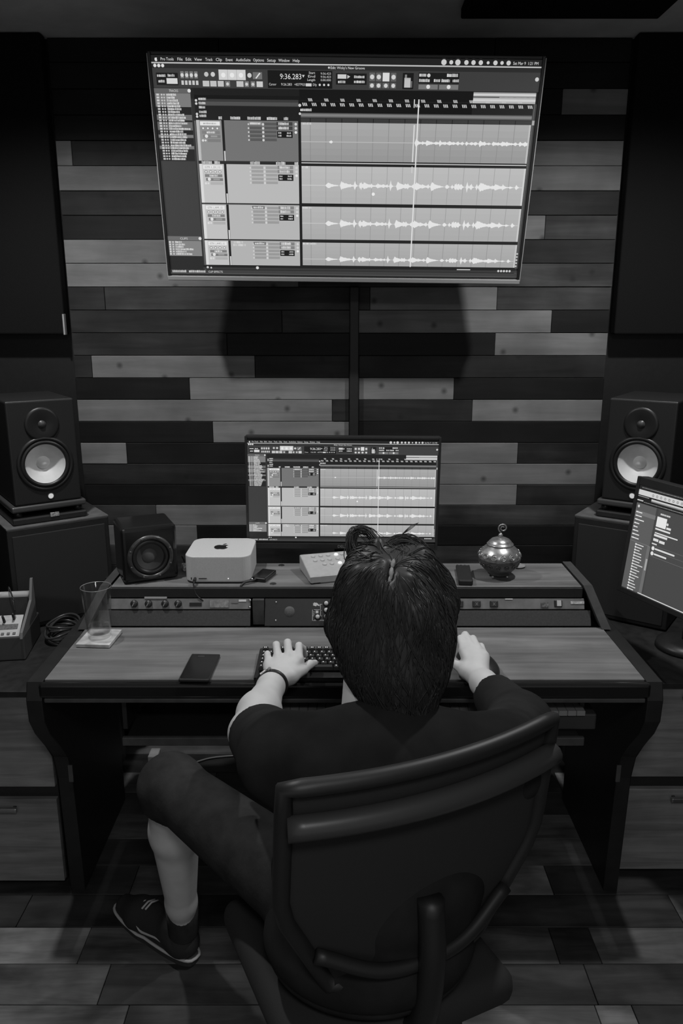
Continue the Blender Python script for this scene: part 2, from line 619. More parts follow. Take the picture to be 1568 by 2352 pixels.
# floor of mixed-tone boards
floor = struct(box('floor', (5.0, 4.4, 0.06), (0, 1.0, -0.046), BLACK))
F_L = wood('floor_pale', 0.19, 0.5, 0.5, sx=3, sy=22, patch=0.5)
F_M = wood('floor_mid', 0.11, 0.55, 0.5, sx=3, sy=22, patch=0.5)
F_D = wood('floor_dark', 0.035, 0.5, 0.5, sx=3, sy=22, patch=0.5)
FW = 0.125
rnd = random.Random(11)
spec = {  # row index (Y0 = 1.69 + i*FW): break points
    0: [(-1.9, -0.69, F_L), (-0.69, -0.2, F_M), (-0.2, 0.36, F_D), (0.36, 0.57, F_M), (0.57, 0.68, F_D), (0.68, 1.9, F_M)],
    -1: [(-1.9, -0.6, F_M), (-0.6, 0.1, F_D), (0.1, 0.63, F_D), (0.63, 1.3, F_D), (1.3, 1.9, F_M)],
    -2: [(-1.9, -0.52, F_M), (-0.52, -0.15, F_D), (-0.15, 0.25, F_M), (0.25, 0.62, F_M), (0.62, 0.71, F_L), (0.71, 1.9, F_D)],
    1: [(-1.9, -0.9, F_D), (-0.9, 0.2, F_D), (0.2, 0.95, F_D), (0.95, 1.9, F_M)],
    2: [(-1.9, -0.62, F_D), (-0.62, 0.1, F_M), (0.1, 0.62, F_L), (0.62, 1.9, F_D)],
    3: [(-1.9, -0.4, F_D), (-0.4, 0.3, F_D), (0.3, 1.0, F_M), (1.0, 1.9, F_D)],
}
for i in range(-13, 10):
    y0 = 1.69 + i * FW
    if i in spec:
        segs = spec[i]
    else:
        x = -1.9; segs = []
        while x < 1.9:
            x2 = min(1.9, x + rnd.uniform(0.5, 1.3))
            segs.append((x, x2, rnd.choice([F_D, F_M, F_D, F_L])))
            x = x2
    for (x0, x1, m) in segs:
        b = box('floorboard', (x1 - x0 - 0.002, FW - 0.002, 0.016), ((x0 + x1) / 2, y0 + FW / 2, -0.008), m, None, 0.001, seg=1)
        b.parent = floor
        b.location = Vector(b.location) - floor.location

# recessed downlights in the ceiling (their lamps are set at the top)
for x in (-0.87, 0.87):
    d = empty('recessed_downlight', (x, 2.02, CEIL))
    lathe('trim_ring', [(0.052, 0.0), (0.072, 0.0), (0.072, -0.006), (0.05, -0.004), (0.05, 0.0)], WHITEP, d, 32)
    lathe('lamp_face', [(0.0, -0.0008), (0.048, -0.0008), (0.048, 0.0)], LED, d, 32)
    tag(d, 'round recessed ceiling downlight to the %s of the television' % ('left' if x < 0 else 'right'), 'downlight', 'ceiling downlights')
cl = empty('fill_light_fitting', (0.1, -0.35, CEIL))  # fitting made up around the added fill light
lathe('shade', [(0.0, -0.058), (0.20, -0.058), (0.22, -0.05), (0.225, 0.0)], WHITEP, cl, 40)
tag(cl, 'added round fitting of the unseen fill light behind the photographer', 'ceiling lamp')
cp = empty('ceiling_panel', (0.64, 2.43, CEIL))
box('fabric_face', (0.58, 0.33, 0.03), (0, 0, -0.016), BLACKF, cp, 0.004)
tag(cp, 'flat black panel fixed under the ceiling right of the television', 'ceiling panel')


# ------------------------------------------------------------------ screens
_text_cache = {}


def text_tris(s):
    """flat outline mesh of a string in the built-in font: verts, faces, width, height of a capital."""
    if s in _text_cache:
        return _text_cache[s]
    cu = bpy.data.curves.new('lettering', 'FONT')
    cu.body = s
    cu.size = 1.0
    cu.resolution_u = 2
    ob = bpy.data.objects.new('lettering', cu)
    C.objects.link(ob)
    dg = bpy.context.evaluated_depsgraph_get()
    ev = ob.evaluated_get(dg)
    me = ev.to_mesh()
    v = [(p.co.x, p.co.y) for p in me.vertices]
    f = [tuple(p.vertices) for p in me.polygons]
    ev.to_mesh_clear()
    bpy.data.objects.remove(ob)
    bpy.data.curves.remove(cu)
    if not v:
        v, f = [(0, 0)], []
    x0 = min(p[0] for p in v); x1 = max(p[0] for p in v)
    v = [(p[0] - x0, p[1]) for p in v]
    _text_cache[s] = (v, f, x1 - x0)
    return _text_cache[s]


APPLE = [(0.02, 0.60), (0.12, 0.66), (0.26, 0.64), (0.36, 0.55), (0.27, 0.46), (0.24, 0.33), (0.29, 0.20), (0.40, 0.13),
         (0.33, -0.05), (0.22, -0.20), (0.10, -0.23), (-0.03, -0.17), (-0.16, -0.23), (-0.29, -0.16), (-0.40, 0.02), (-0.45, 0.24),
         (-0.42, 0.46), (-0.31, 0.61), (-0.17, 0.66), (-0.06, 0.61)]
LEAF = [(0.0, 0.68), (0.03, 0.82), (0.12, 0.92), (0.22, 0.95), (0.20, 0.82), (0.12, 0.72)]


class Canvas:
    """a drawing made of flat coloured faces, 1600 x 900 units, y down."""
    def __init__(s):
        s.v = []; s.f = []; s.c = []

    def poly(s, pts, v, L):
        i = len(s.v)
        s.v += [(x, y, L) for x, y in pts]
        s.f.append(tuple(range(i, i + len(pts)))); s.c.append(v)

    def rect(s, x0, y0, x1, y1, v, L=1):
        s.poly([(x0, y1), (x1, y1), (x1, y0), (x0, y0)], g(v), L)

    def disc(s, x, y, r, v, L=3, n=12):
        s.poly([(x + r * math.cos(2 * math.pi * k / n), y - r * math.sin(2 * math.pi * k / n)) for k in range(n)], g(v), L)

    def text(s, t, x, y, h, v=215, w=None, L=4):
        vv, ff, tw = text_tris(t)
        sc = h / 0.7
        sxx = sc if w is None else w / max(tw, 1e-6)
        i = len(s.v)
        s.v += [(x + p[0] * sxx, y - p[1] * sc, L) for p in vv]
        for f in ff:
            s.f.append(tuple(i + k for k in f)); s.c.append(g(v))

    def dashes(s, x0, x1, y, h, v, rn, L=4):
        x = x0
        while x < x1:
            w = rn.uniform(2.5, 7)
            s.rect(x, y - h / 2 + rn.uniform(-1, 1), min(x + w, x1), y + h / 2, v - rn.randint(0, 30), L)
            x += w + rn.uniform(0.6, 2.0)

    def build(s, name, w, h, mat, parent, loc=(0, 0, 0)):
        vs_ = [((x / 1600 - 0.5) * w, -L * 0.00012 * (w / 0.6), (0.5 - y / 900) * h) for x, y, L in s.v]
        me = bpy.data.meshes.new(name)
        me.from_pydata(vs_, [], s.f)
        a = me.attributes.new('shade', 'FLOAT_COLOR', 'FACE')
        a.data.foreach_set('color', [q for v in s.c for q in (v, v, v, 1.0)])
        me.materials.append(mat)
        o = bpy.data.objects.new(name, me)
        C.objects.link(o)
        o.parent = parent
        o.location = loc
        return o


def edit_window():
    """the audio editor that both screens show."""
    c = Canvas()
    rn = random.Random(5)
    c.rect(0, 0, 1600, 900, 30, 0)
    # menu bar
    c.poly([(20 + 13 * x, 19 - 15 * y) for x, y in APPLE[::-1]], g(215), 4)
    for t, x, x2 in (('Pro Tools', 39, 92), ('File', 108, 129), ('Edit', 142, 165), ('View', 177, 208), ('Track', 222, 252), ('Clip', 265, 290), ('Event', 306, 334),
                     ('AudioSuite', 347, 407), ('Options', 418, 462), ('Setup', 475, 510), ('Window', 521, 567), ('Help', 580, 608)):
        c.text(t, x, 19, 11, 215, x2 - x)
    for x, r in ((1199, 11), (1229, 8), (1256, 11), (1291, 9), (1320, 9), (1350, 9), (1380, 6), (1410, 9), (1437, 7), (1464, 9)):
        c.disc(x, 13, r, 200)
    c.text('Sat Mar 9  1:21 PM', 1483, 19, 11, 215, 103)
    c.rect(0, 25, 1600, 30, 185, 2)
    c.rect(0, 30, 1600, 47, 40)
    for x in (13, 29, 45):
        c.disc(x, 38, 6.5, 220)
    c.text("Edit: Wicky's New Groove", 735, 43, 10, 215, 140)
    c.disc(728, 38, 4, 200)
    # tool bar
    c.rect(0, 47, 1600, 119, 58)
    c.rect(14, 64, 104, 110, 24, 2)
    c.dashes(18, 54, 75, 9, 205, rn); c.dashes(62, 90, 74, 9, 205, rn); c.dashes(22, 48, 96, 9, 205, rn)
    c.rect(56, 84, 101, 105, 210, 3)
    for x in (115, 134, 153, 172):
        c.rect(x, 58, x + 14, 84, 120, 2); c.disc(x + 7, 72, 7, 205)
    for i, x in enumerate((117, 132, 147, 162, 177)):
        c.rect(x, 92, x + 10, 108, 195, 3)
    c.disc(222, 68, 9, 190); c.rect(238, 56, 258, 86, 60, 2); c.disc(249, 68, 9, 200)
    c.rect(273, 50, 384, 88, 205, 2)
    for x in (292, 328, 365):
        c.disc(x, 70, 9, 230); 
    for x in (309, 346):
        c.rect(x, 50, x + 2, 88, 170, 3)
    c.disc(400, 70, 9, 200); c.rect(414, 58, 452, 84, 110, 2); c.poly([(424, 80), (428, 82), (446, 62), (441, 60)], g(220), 4)
    for x0, x1, v in ((205, 232, 190), (236, 262, 190), (267, 292, 190), (298, 318, 120), (345, 374, 190), (378, 396, 120), (404, 422, 120), (428, 454, 200)):
        c.rect(x0, 92, x1, 113, v, 2)
        if v < 150:
            c.disc((x0 + x1) / 2, 103, 6, 200)
    # counter
    c.rect(475, 50, 742, 116, 20, 2)
    c.text('9:36.283', 526, 82, 20, 218, 88)
    c.poly([(617, 66), (628, 66), (622, 76)], g(200), 4)
    for i, t in enumerate(('Start', 'End', 'Length')):
        c.text(t, 645 - 3 * i, 62 + 13 * i, 9, 205, 26 + 3 * i)
        c.text('9:36.423' if i < 2 else '0:00.000', 694, 64 + 12 * i, 8, 195, 42)
    c.text('Cursor', 480, 106, 9, 205, 30); c.text('9:26.283', 530, 106, 9, 205, 44)
    c.text('+8277923', 585, 106, 9, 205, 44)
    c.rect(632, 97, 656, 108, 200, 3); c.text('Dly', 662, 106, 9, 200, 16); 
    for x in (690, 708, 726):
        c.disc(x, 102, 4.5, 200)
    # grid / nudge
    c.rect(757, 58, 884, 100, 22, 2)
    c.rect(764, 62, 800, 78, 200, 3); c.poly([(804, 64), (816, 70), (804, 78)], g(190), 4)
    c.dashes(766, 796, 90, 9, 205, rn); c.dashes(832, 876, 71, 9, 210, rn); c.dashes(832, 876, 89, 9, 210, rn)
    for i, (x0, x1) in enumerate(((895, 918), (923, 945), (950, 978), (984, 1006))):
        c.rect(x0, 54, x1, 86, 215 if i == 2 else 95, 2)
        if i != 2:
            c.disc((x0 + x1) / 2, 70, 9, 205)
        c.rect(x0, 92, x1, 112, 95, 2); c.disc((x0 + x1) / 2, 102, 8, 205)
    c.rect(1033, 54, 1078, 114, 20, 2)
    c.rect(1040, 72, 1066, 108, 175, 3); c.rect(1042, 60, 1050, 72, 130, 3); c.rect(1068, 84, 1073, 108, 110, 3)
    for x in (1044, 1049, 1054, 1059, 1064):
        c.rect(x, 78, x + 1.5, 108, 215, 4)
    c.rect(1098, 52, 1266, 92, 24, 2)
    c.dashes(1101, 1129, 61, 11, 210, rn); c.disc(1140, 62, 7, 205); c.dashes(1101, 1145, 81, 11, 212, rn); c.dashes(1162, 1188, 81, 10, 208, rn)
    c.dashes(1215, 1261, 61, 11, 210, rn); c.dashes(1240, 1266, 81, 10, 208, rn); c.dashes(1194, 1228, 81, 11, 212, rn)
    for x0 in (1100, 1185):
        c.rect(x0, 96, x0 + 80, 114, 115, 2); c.disc(x0 + 40, 104, 8, 215)
    c.disc(1588, 72, 8, 200)
    c.rect(0, 119, 1600, 160, 27)
    c.rect(1331, 122, 1592, 139, 150, 2); c.rect(1331, 127, 1592, 135, 205, 3)
    c.rect(1331, 142, 1592, 164, 175, 2); c.rect(1331, 148, 1592, 156, 205, 3)
    c.rect(1440, 122, 1592, 164, 165, 1)
    # tracks sidebar
    c.rect(0, 119, 152, 880, 56, 1)
    c.rect(0, 122, 152, 139, 95, 2)
    c.text('TRACKS', 62, 135, 9, 205, 38); c.disc(146, 130, 7, 215)
    stripe = ((140, 192, 120), (192, 222, 30), (222, 243, 105), (243, 250, 30), (250, 282, 100), (282, 300, 30), (300, 312, 120), (312, 344, 32), (344, 357, 115), (357, 405, 30))
    for y0, y1, v in stripe:
        c.rect(2, y0, 150, y1, v, 2)
    for i in range(24):
        y = 146 + i * 10.9
        on = [s_ for s_ in stripe if s_[0] <= y < s_[1]]
        c.rect(8 + i * 0.25, y - 3.6, 19 + i * 0.2, y + 3.6, 200 if on and on[0][2] > 60 else 185, 4)
        c.disc(30, y, 3.6, 195); c.disc(40, y, 3.6, 185)
        x1 = 78 + [12, 6, 18, 22, 26, 30, 22, 40, 46, 40, 52, 26, 62, 30, 44, 46, 40, 36, 60, 48, 44, 40, 36, 32][i]
        c.dashes(50, x1, y, 8, 212, rn)
    c.rect(0, 724, 152, 742, 105, 2)
    c.text('CLIPS', 56, 738, 9, 210, 34); c.disc(146, 733, 7, 215)
    c.rect(2, 744, 150, 812, 128, 2)
    for i in range(6):
        y = 750 + i * 10.6
        c.rect(4, y - 4, 12, y + 4, 205, 4); c.disc(22, y, 4, 195)
        c.dashes(32, 36 + [26, 40, 32, 78, 44, 70][i], y, 8, 212, rn)
    c.rect(0, 812, 152, 874, 34, 2)
    c.rect(152, 119, 165, 880, 42, 1)
    c.rect(158, 244, 164, 880, 95, 2)
    # edit header
    c.rect(165, 145, 604, 240, 28)
    c.rect(184, 160, 600, 186, 55, 2); c.rect(184, 170, 600, 184, 78, 3)
    for i, y in enumerate((160, 176, 192, 210, 225)):
        c.dashes(182, 214 - 3 * (i % 3), y, 9, 205, rn)
    for y in (166, 178, 218, 228):
        c.disc(172, y, 5, 205)
    for x0, x1 in ((262, 276), (312, 354), (384, 440), (466, 510), (538, 556)):
        c.dashes(x0, x1, 232, 11, 210, rn)
    # four tracks
    tracks = [(241, 402, 140, 112, 321), (415, 577, 192, 183, 498), (584, 734, 190, 178, 660), (741, 851, 190, 176, 819)]
    for ti, (v0, v1, ca, cb, wc) in enumerate(tracks):
        c.rect(166, v0, 180, v1, 185 if ti == 0 else 215, 1)
        c.rect(178, v0, 273, v1, ca, 1)
        c.rect(273, v0, 284, v1, 24, 1)
        c.rect(277, v1 - 40, 283, v1, 205, 2)
        c.rect(284, v0, 598, v1, cb, 1)
        c.rect(182, v0 + 5, 266, v0 + 21, 225, 2)
        if ti:
            c.text(('GTR 1_DI_12', 'GTR 1_AMF_12', 'GTR 1_AMF2_12')[ti - 1], 190, v0 + 17, 8, 120, 66)
        else:
            c.dashes(196, 250, v0 + 13, 7, 195, rn)
        for i in range(4):
            c.disc(194 + 20 * i, v0 + 32, 6, 90, 2); c.disc(194 + 20 * i, v0 + 32, 4.4, 220)
        c.rect(188, v0 + 42, 264, v0 + 54, 125, 2); c.dashes(208, 244, v0 + 48, 8, 215, rn)
        c.rect(192, v0 + 58, 266, v0 + 70, 120, 2); c.disc(206, v0 + 63, 7, 220); c.rect(224, v0 + 60, 252, v0 + 67, 150, 3)
        c.disc(190, v0 + 80, 5, 215); c.disc(201, v0 + 80, 4, 215)
        c.rect(210, v0 + 74, 266, v0 + 86, ca - 18, 2)
        for col in (388, 450):
            for i in range(5):
                y = v0 + 12 + i * 15.5
                c.rect(col + 4, y - 5, col + 56, y + 6, cb - 26, 2)
                c.disc(col - 1, y + 2, 3.5 if col == 388 else 5, 205)
        if ti != 1:
            c.rect(388, v0 + 4, 444, v0 + 17, 110 if ti else 130, 3); c.dashes(394, 438, v0 + 11, 8, 218, rn)
        for i in range(2):
            c.rect(506, v0 + 4 + 17 * i, 574, v0 + 18 + 17 * i, cb - 50, 2); c.dashes(514, 558, v0 + 11 + 17 * i, 10, 220, rn)
        c.rect(508, v0 + 40, 574, v0 + 66, 20, 2)
        c.dashes(513, 526, v0 + 47, 6, 205, rn); c.dashes(513, 526, v0 + 58, 6, 205, rn); c.dashes(550, 568, v0 + 47, 6, 205, rn); c.dashes(548, 568, v0 + 58, 6, 205, rn)
        for i in range(3):
            c.disc(588, v0 + 12 + 16 * i, 5.5, 225 if i == 2 else 205)
        if ti:
            c.rect(166, v0 - 3, 604, v0, 90 if ti > 1 else 24, 2)
    c.dashes(296, 342, 748, 9, 215, rn); c.dashes(296, 352, 760, 9, 215, rn)
    c.rect(166, 402, 604, 415, 40, 1)
    for x0, x1 in ((178, 222), (232, 256), (388, 430), (500, 540), (580, 596)):
        c.dashes(x0, x1, 409, 11, 205, rn)
    c.rect(598, 241, 610, 870, 22, 3)
    # time line
    c.rect(604, 119, 1330, 210, 25, 1)
    c.rect(604, 165, 1600, 210, 25, 1)
    for i in range(25):
        x = 616 + i * 39.4
        if x < 1576:
            for q in range(3):
                c.poly([(x + 7 * q + 4, 182), (x + 7 * q + 8, 182), (x + 7 * q + 4, 170), (x + 7 * q, 170)], g(205), 3)
    for i in range(14):
        x = 640 + i * 67.5
        for q in range(3):
            c.poly([(x + 6 * q + 4, 164), (x + 6 * q + 8, 164), (x + 6 * q + 4, 153), (x + 6 * q, 153)], g(190), 3)
    c.dashes(608, 655, 197, 10, 210, rn); c.disc(606, 180, 6, 205); c.disc(606, 212, 5, 205)
    c.rect(610, 208, 1585, 227, 85, 2); c.rect(610, 212, 1585, 222, 125, 3)
    c.rect(610, 229, 1585, 244, 55, 2)
    for ti, ((v0, v1, ca, cb, wc), col) in enumerate(zip(tracks, (160, 178, 172, 166))):
        nb = 6
        top, bot = v0 + 4, v1 - 3
        for q in range(nb):   # each clip in bands, a little darker towards its bottom
            yy0 = top + (bot - top) * q / nb; yy1 = top + (bot - top) * (q + 1) / nb
            c.rect(610, yy0, 1582, yy1, col + (6 - q * (3.5 if ti == 0 else 2)), 2)
        c.rect(1578, top, 1586, bot, col + 25, 3)
        c.rect(610, bot, 1585, v1 + 8, 26, 2)
        for i in range(15):
            x = 648 + i * 66.8
            if x < 1580:
                c.rect(x, top, x + 2.2, bot, col - 26, 3)
                if ti == 0:
                    c.rect(x, 229, x + 3, 244, 24, 3)
        c.dashes(612, 612 + (42, 26, 40, 60)[ti], v0 + 9, 8, 215, rn)
        c.rect(610, wc - 1.6, 1580, wc + 1.6, col + 22, 4)
    c.rect(610, 404, 1585, 408, 190, 4)
    # wave forms
    def wave(wc, scale, bursts, x0=610, x1=1580):
        wn = random.Random(21)
        step = 3.0
        xs = []
        x = x0
        while x < x1:
            a = 1.5
            for (bx, ba, bl) in bursts:
                if x >= bx - 5:
                    a = max(a, ba * math.exp(-max(0, x - bx) / bl) * (0.72 + 0.28 * wn.random()) * (1 if x >= bx else 0.5))
            xs.append((x, a * scale * (0.9 + 0.2 * wn.random()), a * scale * (0.85 + 0.2 * wn.random())))
            x += step
        for p, q in zip(xs, xs[1:]):
            if max(p[1], q[1]) > 2.0 * scale:
                c.poly([(p[0], wc + p[2]), (q[0], wc + q[2]), (q[0], wc - q[1]), (p[0], wc - p[1])], g(226), 5)
    bn = random.Random(9)
    B = [(722, 15, 24)]
    x = 784
    while x < 1575:
        a = bn.choice([10, 14, 18, 22, 26, 12])
        l = bn.choice([5, 6, 12, 20, 28]) if a < 24 else 4
        B.append((x, a, l))
        x += bn.choice([12, 16, 22, 26, 34])
    B += [(1030, 20, 32), (1112, 26, 18), (1180, 26, 20), (1392, 24, 34)]
    wave(498, 1.0, B); wave(660, 1.0, B); wave(819, 0.78, B)
    B1 = [(738, 9, 5), (1102, 20, 12)] + [(xx, bn.choice([8, 11, 14, 10]), bn.choice([6, 10, 18])) for xx in range(1128, 1575, 19)]
    wave(321, 1.0, B1)
    c.rect(1088, 250, 1093, 398, 215, 6); c.rect(1088, 416, 1092, 442, 205, 6)
    c.rect(1102, 152, 1107, 850, 222, 6)
    c.rect(1084, 152, 1088, 184, 205, 6)
    c.disc(925, 532, 7, 232, 6)
    # right border, foot
    c.rect(1585, 165, 1600, 900, 62, 3); c.rect(1590, 165, 1592, 880, 105, 4); c.rect(1588, 228, 1598, 246, 165, 5)
    for i in range(5):
        c.disc(1590, 785 + 14 * i, 4, 195, 6)
    c.rect(152, 852, 1600, 862, 24, 4); c.rect(152, 862, 1600, 872, 50, 4)
    c.rect(0, 874, 1600, 893, 58, 4); c.rect(0, 893, 1600, 900, 28, 4); c.rect(0, 890, 1600, 892, 92, 5)
    c.rect(1320, 857, 1382, 862, 175, 5)
    for i in range(5):
        c.disc(1512 + 13 * i, 864, 5, 205, 6)
    c.disc(172, 862, 5, 205, 6); c.disc(188, 864, 4, 205, 6); c.disc(401, 862, 7, 210, 6)
    c.dashes(8, 72, 882, 10, 205, rn, 6); c.dashes(84, 160, 882, 10, 205, rn, 6); c.text('CLIP EFFECTS', 174, 887, 9, 215, 66, 6)
    return c


SCREEN = screen_mat('screen_glow')
UI = edit_window()

# television, tilted towards the desk
TVW, TVH = 1.112, 0.6235
tilt = math.atan2(0.16, 0.6025)
tv = empty('television', (0.0075, 2.60, 1.742))
tv.rotation_euler = (tilt, R(0.65), 0)
BEZ = M('tv_bezel', 0.02, 0.3)
box('casing', (TVW, 0.045, TVH), (0, 0.028, TVH / 2), BLACKP, tv, 0.006)
BR = 0.009
for nm, sz, lc in (('bezel', (BR, 0.012, TVH), (-TVW / 2 + BR / 2, 0, TVH / 2)), ('bezel', (BR, 0.012, TVH), (TVW / 2 - BR / 2, 0, TVH / 2)), ('bezel', (TVW - 2 * BR, 0.012, BR), (0, 0, TVH - BR / 2))):
    box(nm, sz, lc, BEZ, tv, 0.002)
EDGE = M('tv_edge_metal', 0.4, 0.35)
box('bottom_bar', (TVW + 0.002, 0.022, 0.014), (0, 0.004, 0.003), M('tv_bar', 0.33, 0.5), tv, 0.002)
for sx in (-1, 1):
    box('edge_trim', (0.0022, 0.004, TVH - 0.01), (sx * (TVW / 2 + 0.0008), -0.004, TVH / 2), EDGE, tv)
UI.build('screen', TVW - 2 * BR, TVH - BR - 0.012, SCREEN, tv, (0, -0.0005, TVH / 2 + 0.001))
box('wall_plate', (0.42, 0.03, 0.3), (0, 0.068, TVH / 2 + 0.02), DARK, tv, 0.003)
arm = box('mount_arm', (0.06, 0.34, 0.05), (0, 0.2, TVH / 2 + 0.02), DARK, tv, 0.003)
arm.rotation_euler = (-tilt, 0, 0)
tag(tv, 'large wall-mounted television tilted down and showing an audio editing session', 'television')

# desktop monitor with the mirrored picture
mw, mh = 0.612, 0.364
mon = empty('monitor', (0.002, 2.42, 0.906))
mon.rotation_euler = (0, R(0.45), 0)
box('casing', (mw, 0.03, mh), (0, 0.021, mh / 2), BLACKP, mon, 0.004)
for sx in (-1, 1):
    box('bezel', (0.008, 0.01, mh), (sx * (mw / 2 - 0.004), 0.002, mh / 2), BLACKP, mon, 0.001)
box('bezel', (mw - 0.016, 0.01, 0.007), (0, 0.002, mh - 0.0035), BLACKP, mon, 0.001)
box('lower_bezel', (mw - 0.016, 0.01, 0.019), (0, 0.002, 0.0095), BLACKP, mon, 0.001)
so = bpy.data.objects.new('screen', [o for o in tv.children if o.name.startswith('screen')][0].data)
C.objects.link(so)
so.parent = mon
so.scale = ((mw - 0.016) / (TVW - 2 * BR),) * 3
so.location = (0, -0.0005, 0.0185 + (mh - 0.0255) / 2)
vv, ff, tw = text_tris('DELL')
o = mesh_obj('maker_logo', [((p[0] - tw / 2) * 0.013, -0.0045, p[1] * 0.013 + 0.005) for p in vv], ff, M('logo_grey', 0.3, 0.4), mon)
lathe('power_light', [(0, 0.006), (0.0016, 0.005), (0.0016, 0.0)], LED, mon, 10, axis='F', c=(mw / 2 - 0.03, 0.0, 0.006))
box('stand_neck', (0.05, 0.025, 0.2), (0, 0.06, 0.05), BLACKP, mon, 0.005)
prism('stand_base', rrect(0.2, 0.13, 0.02), -0.044, -0.033, BLACKP, mon, 'XY', 0.002, loc=(0, 0.04, 0))
tag(mon, 'black desktop monitor on the upper shelf mirroring the editing session', 'monitor')

# side monitor, turned to the desk
c2 = Canvas()
rn = random.Random(2)
c2.rect(0, 0, 1600, 900, 72, 0)
c2.rect(0, 0, 1600, 36, 34); c2.dashes(30, 560, 16, 8, 130, rn)
c2.rect(0, 36, 1600, 80, 205, 2)
for i in range(9):
    c2.disc(170 + i * 46, 60, 12, 140, 3); c2.disc(170 + i * 46, 60, 6, 215)
c2.rect(0, 80, 1600, 150, 22, 2); c2.rect(0, 88, 130, 94, 150, 3); c2.rect(160, 92, 1600, 112, 195, 3); c2.rect(160, 106, 1600, 116, 110, 3)
c2.rect(0, 122, 70, 132, 190, 3); c2.dashes(80, 600, 134, 7, 140, rn)
c2.rect(0, 152, 235, 900, 88, 1); c2.rect(235, 152, 262, 900, 62, 1)
c2.disc(30, 178, 12, 205)
c2.rect(4, 216, 240, 250, 112, 2)
for i, l in enumerate((74, 76, 110, 62, 50, 66, 84, 88)):
    c2.rect(10, 224 + i * 32, 10 + l, 233 + i * 32, 215, 3); c2.disc(12 + l * 0.2, 228 + i * 32, 7, 215)
c2.rect(0, 478, 235, 482, 120, 3)
for i in range(17):
    y = 500 + i * 24.5
    l = (96, 80, 60, 88, 92, 98, 84, 126, 70, 100, 74, 104, 66, 60, 80, 90, 70)[i]
    c2.rect(74 - i * 0.5, y - 4, 74 + l, y + 4, 212, 3); c2.disc(78, y, 9, 215)
c2.rect(222, 590, 242, 690, 160, 3); c2.rect(212, 480, 246, 900, 105, 2)
c2.rect(262, 150, 1600, 900, 68, 1)
c2.dashes(290, 400, 190, 14, 215, rn)
c2.rect(262, 215, 372, 300, 226, 3); c2.disc(385, 258, 12, 205); c2.rect(380, 280, 430, 298, 215, 3)
for x0, x1, y, hh in ((262, 430, 318, 14), (266, 520, 352, 10), (262, 410, 372, 18), (262, 320, 410, 22), (330, 392, 414, 22), (255, 312, 446, 10)):
    c2.rect(x0, y - hh / 2, x1, y + hh / 2, 214, 3)
for y in (484, 528):
    c2.disc(278, y, 17, 220); c2.rect(300, y - 7, 520 if y < 500 else 440, y + 7, 212, 3); c2.rect(262, y - 24, 1600, y - 22, 110, 3)
c2.rect(262, 552, 1600, 554, 120, 3)
c2.rect(200, 892, 1600, 900, 205, 3)
sm = empty('side_monitor', (0.822, 2.205, 0.845))
ang = math.atan2(-0.923, 0.386)
sm.rotation_euler = (-R(6.5), 0, ang)
sw, sh = 0.545, 0.345
box('casing', (sw, 0.03, sh), (sw / 2, 0.022, sh / 2), BLACKP, sm, 0.004)
box('bezel', (0.012, 0.012, sh), (0.006, 0.001, sh / 2), BLACKP, sm, 0.002)
box('bezel', (0.012, 0.012, sh), (sw - 0.006, 0.001, sh / 2), BLACKP, sm, 0.002)
box('bezel', (sw - 0.024, 0.012, 0.024), (sw / 2, 0.001, sh - 0.012), BLACKP, sm, 0.002)
box('bezel', (sw - 0.024, 0.012, 0.016), (sw / 2, 0.001, 0.008), BLACKP, sm, 0.002)
c2.build('screen', sw - 0.024, sh - 0.04, SCREEN, sm, (sw / 2, -0.0005, 0.016 + (sh - 0.04) / 2))
def to_local(o, p):
    return (Matrix.Translation(o.location) @ o.rotation_euler.to_matrix().to_4x4()).inverted() @ Vector(p)


bc = to_local(sm, (1.065, 2.245, 0.641))
o_ = lathe('stand_base', [(0.0, 0.0), (0.088, 0.0), (0.092, 0.004), (0.088, 0.018), (0.06, 0.026), (0.0, 0.028)], BLACKP, sm, 40, loc=bc)
o_.rotation_euler = (R(6.5), 0, 0)
tube('stand_pole', [to_local(sm, (1.065, 2.245, 0.66)), to_local(sm, (1.065, 2.245, 1.02))], 0.016, BLACKP, sm, 16)
tube('stand_arm', [to_local(sm, (1.065, 2.245, 1.0)), Vector((sw / 2, 0.085, 0.17)), Vector((sw / 2, 0.035, 0.17))], 0.016, BLACKP, sm, 12)
box('mount_plate', (0.1, 0.012, 0.1), (sw / 2, 0.04, 0.17), BLACKP, sm, 0.003)
tag(sm, 'black monitor at the right edge turned sideways with a settings list on screen', 'monitor')

# ------------------------------------------------------------------ desk
desk = empty('studio_desk', (0.008, 2.1, 0))


def dl(x, y, z):
    return (x - 0.008, y - 2.1, z)


DX0, DX1 = -0.748, 0.764
box('desktop', (DX1 - DX0, 0.335, 0.03), dl((DX0 + DX1) / 2, 1.978, 0.735), DESKW, desk, 0.0015, seg=1)
box('front_edge', (DX1 - DX0 + 0.02, 0.022, 0.04), dl(0.008, 1.799, 0.727), BLACKG, desk, 0.008, seg=3)
box('front_rail', (DX1 - DX0, 0.02, 0.012), dl(0.008, 1.803, 0.699), DARK, desk, 0.003)
box('upper_shelf', (1.392, 0.218, 0.024), dl(0.0145, 2.303, 0.848), DESKW, desk, 0.0015, seg=1)
box('shelf_edge', (1.392, 0.014, 0.030), dl(0.0145, 2.188, 0.8435), BLACK, desk, 0.002)
side = [(1.806, 0.745), (1.792, 0.70), (1.795, 0.64), (1.822, 0.59), (1.88, 0.52), (1.925, 0.46), (1.945, 0.38), (1.955, 0.06), (1.955, 0.0),
        (2.40, 0.0), (2.40, 0.745)]
